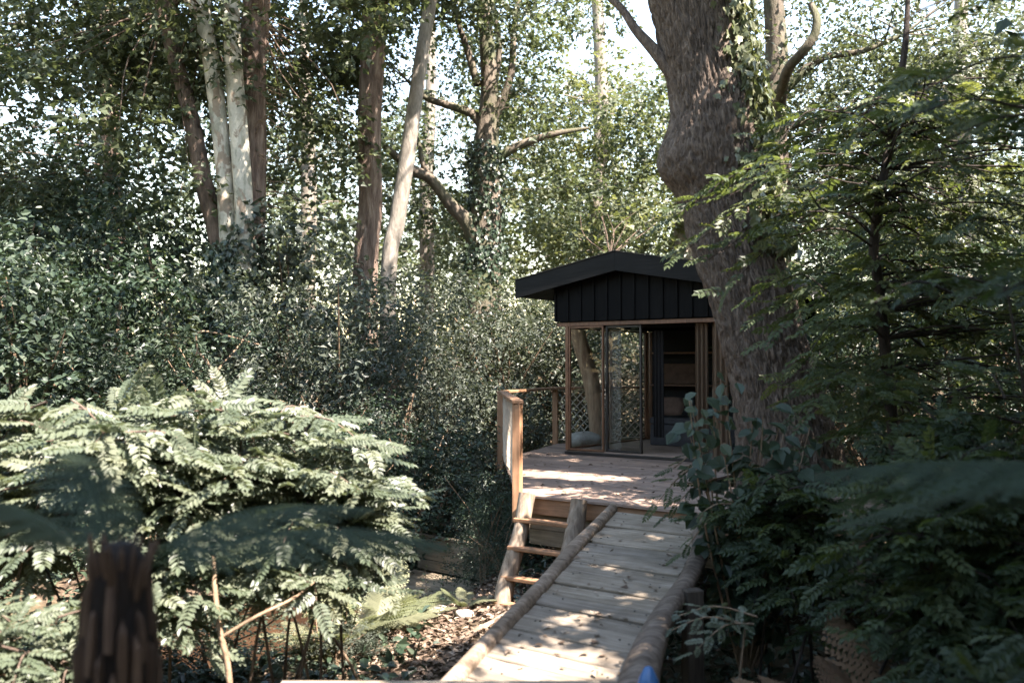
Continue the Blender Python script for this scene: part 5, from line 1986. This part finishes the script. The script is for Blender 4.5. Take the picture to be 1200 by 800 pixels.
# ------------------------------------------------------------------ small things on the ground
def build_ground_things():
    rs = np.random.RandomState(131)
    n = 9000
    x = rs.normal(-.55, .85, n)
    y = rs.uniform(6.6, 14, n)
    k = dist_poly(x, y, STREAM) > .75
    x, y = x[k], y[k]
    n = len(x)
    pos = np.stack([x, y, gz(x, y) + .012 + rs.uniform(0, .03, n)], -1)
    nn = np.array([0, 0, 1.0]) + rs.normal(size=(n, 3)) * .35
    ax = rs.normal(size=(n, 3)) * [1, 1, .2]
    V, F, rn = inst([T_oval(.6, .12, .1), T_star(.9)], pos, frames(ax, nn), .075 * rs.uniform(.5, 1.3, n), rs.uniform(0, 1, n), rs)
    tag(link('leaf_litter', make_mesh('leaf_litter', V, F, rn), M['litter']), 'dry brown leaf litter scattered over the path and bank', 'leaf litter', kind='stuff')
    # low green ground cover
    n = 32000
    x = rs.uniform(-8, 7, n)
    y = rs.uniform(3.5, 17, n)
    path = np.exp(-((x + .35 + .1 * (y - 9)) / .55) ** 2) * sst(13, 11, y)
    k = (rs.uniform(0, 1, n) > path * 1.5) & (dist_poly(x, y, STREAM) > .85) & ~((np.abs(x) < 1.2) & (y < 5.4))
    x, y = x[k], y[k]
    n = len(x)
    pos = np.stack([x, y, gz(x, y) + rs.uniform(.01, .16, n)], -1)
    nn = np.array([0, -.2, 1.0]) + rs.normal(size=(n, 3)) * .4
    ax = rs.normal(size=(n, 3)) * [1, 1, .5]
    V, F, rn = inst(OVAL_T, pos, frames(ax, nn), .115 * rs.uniform(.4, 1.2, n), rs.uniform(0, 1, n), rs)
    tag(link('ground_cover', make_mesh('ground_cover', V, F, rn), M['leaf_ivy']), 'low dark green creeping plants on the woodland floor', 'ground cover', kind='stuff')
    # stones on the path
    for k, (px, py, D, sc, lb) in enumerate([(518, 728, 9.7, (.17, .12, .06), 'flat pale stone on the leaf-strewn path'), (498, 705, 10.4, (.13, .10, .05), 'small pale stone on the path near the footbridge'),
                                             (545, 757, 9.1, (.10, .08, .05), 'small tan stone beside the fallen log')]):
        xx = xc(px, D)
        o = link('stone', stone_mesh(140 + k, sc), M['stone'])
        o.location = (xx, D, float(gz(xx, D)) + sc[2] * .4)
        o.rotation_euler = (0, 0, k * 1.1)
        tag(o, lb, 'stone')
    # fallen log edging the path
    a, b = P(540, 752, 8.3), P(640, 712, 9.25)
    a[2] = float(gz(a[0], a[1])) - .01
    b[2] = float(gz(b[0], b[1])) + .08
    o = thing('fallen_log', 'fallen bleached log edging the path left of the ramp', 'log', (a + b) / 2 * [1, 1, 0] + [0, 0, float(gz(*((a + b) / 2)[:2]))])
    log_tube([a, (a + b) / 2 + [0, .03, .01], b], [.05, .065, .075], 22, 11, .14, 3).wpart('log', M['log_wood'], o, True)
    # post in the undergrowth; its shade is put into the wood colour
    q = P(812, 760, 6.4)
    g = float(gz(q[0], q[1]))
    o = link('timber_post', MB().bevbox((-.065, -.05, -.1), (.065, .05, P(812, 690, 6.4)[2] - g), .008).mesh('timber_post'), M['shaded_board'])
    o.location = (q[0], q[1], g)
    o.rotation_euler = (0, 0, .3)
    tag(o, 'short timber post right of the ramp, coloured dark like shade', 'post')
    # blue and white plastic can by the right log, only its shoulder shows
    q = P(760, 830, 4.9)
    g = float(gz(q[0], q[1]))
    root = thing('plastic_bottle', 'blue and white plastic bottle beside the landing and the right log', 'bottle', (q[0], q[1], g))
    top = P(757, 776, 4.9)[2] - g
    prof = [(.001, 0), (.075, 0), (.08, .02), (.08, top * .5), (.08, top * .72), (.055, top * .88), (.02, top * .97), (.002, top * .975)]
    m = 20
    for nm, (i0, i1), a0, mt in (('body', (0, 8), 0, 'blue_plastic'),):
        V = [(r * math.cos(2 * math.pi * j / m), r * math.sin(2 * math.pi * j / m), z) for r, z in prof[i0:i1] for j in range(m)]
        F = [(i * m + j, i * m + (j + 1) % m, (i + 1) * m + (j + 1) % m, (i + 1) * m + j) for i in range(i1 - i0 - 1) for j in range(m)]
        link(nm, make_mesh(nm, V, np.array(F), None, True), M[mt], root)
    V = [(r * math.cos(-1.2 + 1.9 * j / 9), r * math.sin(-1.2 + 1.9 * j / 9), z) for r, z in ((.082, .05), (.082, top * .72), (.058, top * .87)) for j in range(10)]
    F = [(i * 10 + j, i * 10 + j + 1, i * 10 + 11 + j, i * 10 + 10 + j) for i in range(2) for j in range(9)]
    link('label_panel', make_mesh('label_panel', V, np.array(F), None, True), M['white_plastic'], root)
    # slim herbs on the stream bank
    for k, (px, D, lb) in enumerate([(405, 8.2, 'spindly upright herb with small leaves on the stream bank'), (380, 7.9, 'spindly herb leaning over the muddy stream'), (505, 11.4, 'dusty flowering herb beside the boarded footbridge')]):
        xx = xc(px, D)
        g = float(gz(xx, D))
        root = thing('herb', lb, 'plant', (xx, D, g))
        mb = MB()
        pos, ax = [], []
        for q in range(5):
            e = np.array([xx + rs.normal() * .14, D + rs.normal() * .1, g + rs.uniform(.5, .85)])
            pp, r = smooth_path([(xx, D, g - .02), (xx * .5 + e[0] * .5, D, g + .35), e], [.006, .005, .002], 12)
            mb.tube(pp, r, 4, 0, False)
            for j in range(2, 12):
                for m_ in range(3):
                    pos.append(pp[j] + rs.normal(size=3) * .015)
                    ax.append(rs.normal(size=3) * [1, 1, .4] + [0, 0, .3])
        mb.wpart('stems', M['twig'], root, True)
        pos, ax = np.array(pos), np.array(ax)
        fol('foliage', inst(OVAL_T, pos, frames(ax, np.array([0, 0, 1.0]) + rs.normal(size=pos.shape) * .3), .06 * rs.uniform(.6, 1.3, len(pos)), rs.uniform(0, 1, len(pos)), rs), M['leaf_fern'], root)


build_ground_things()


def build_fallen_leaves():
    """dry leaves lying on the ramp, the deck and the cabin roof edge"""
    rs = np.random.RandomState(151)
    A, dn, L, side, up = RAMP
    pos, nn = [], []
    for k in range(110):
        pos.append(A + dn * L * rs.uniform(.02, .97) + side * np.clip(rs.normal(0, .3), -.46, .46) + up * .014)
        nn.append(up + rs.normal(size=3) * .12)
    for k in range(170):
        b = rs.uniform(.05, 3.9)
        pos.append(DW(rs.uniform(-.75 * b + .1, 2.6 if b < 1.8 else .9), b, .012))
        nn.append(np.array([0, 0, 1.0]) + rs.normal(size=3) * .12)
    pos, nn = np.array(pos), np.array(nn)
    ax = rs.normal(size=(len(pos), 3)) * [1, 1, .1]
    V, F, rn = inst([T_oval(.55, .12, .1), T_star(.9)], pos, frames(ax, nn), .05 * rs.uniform(.5, 1.4, len(pos)), rs.uniform(0, 1, len(pos)), rs)
    tag(link('fallen_leaves', make_mesh('fallen_leaves', V, F, rn), M['litter']), 'dry brown leaves scattered on the ramp and deck boards', 'fallen leaves', kind='stuff')


build_fallen_leaves()
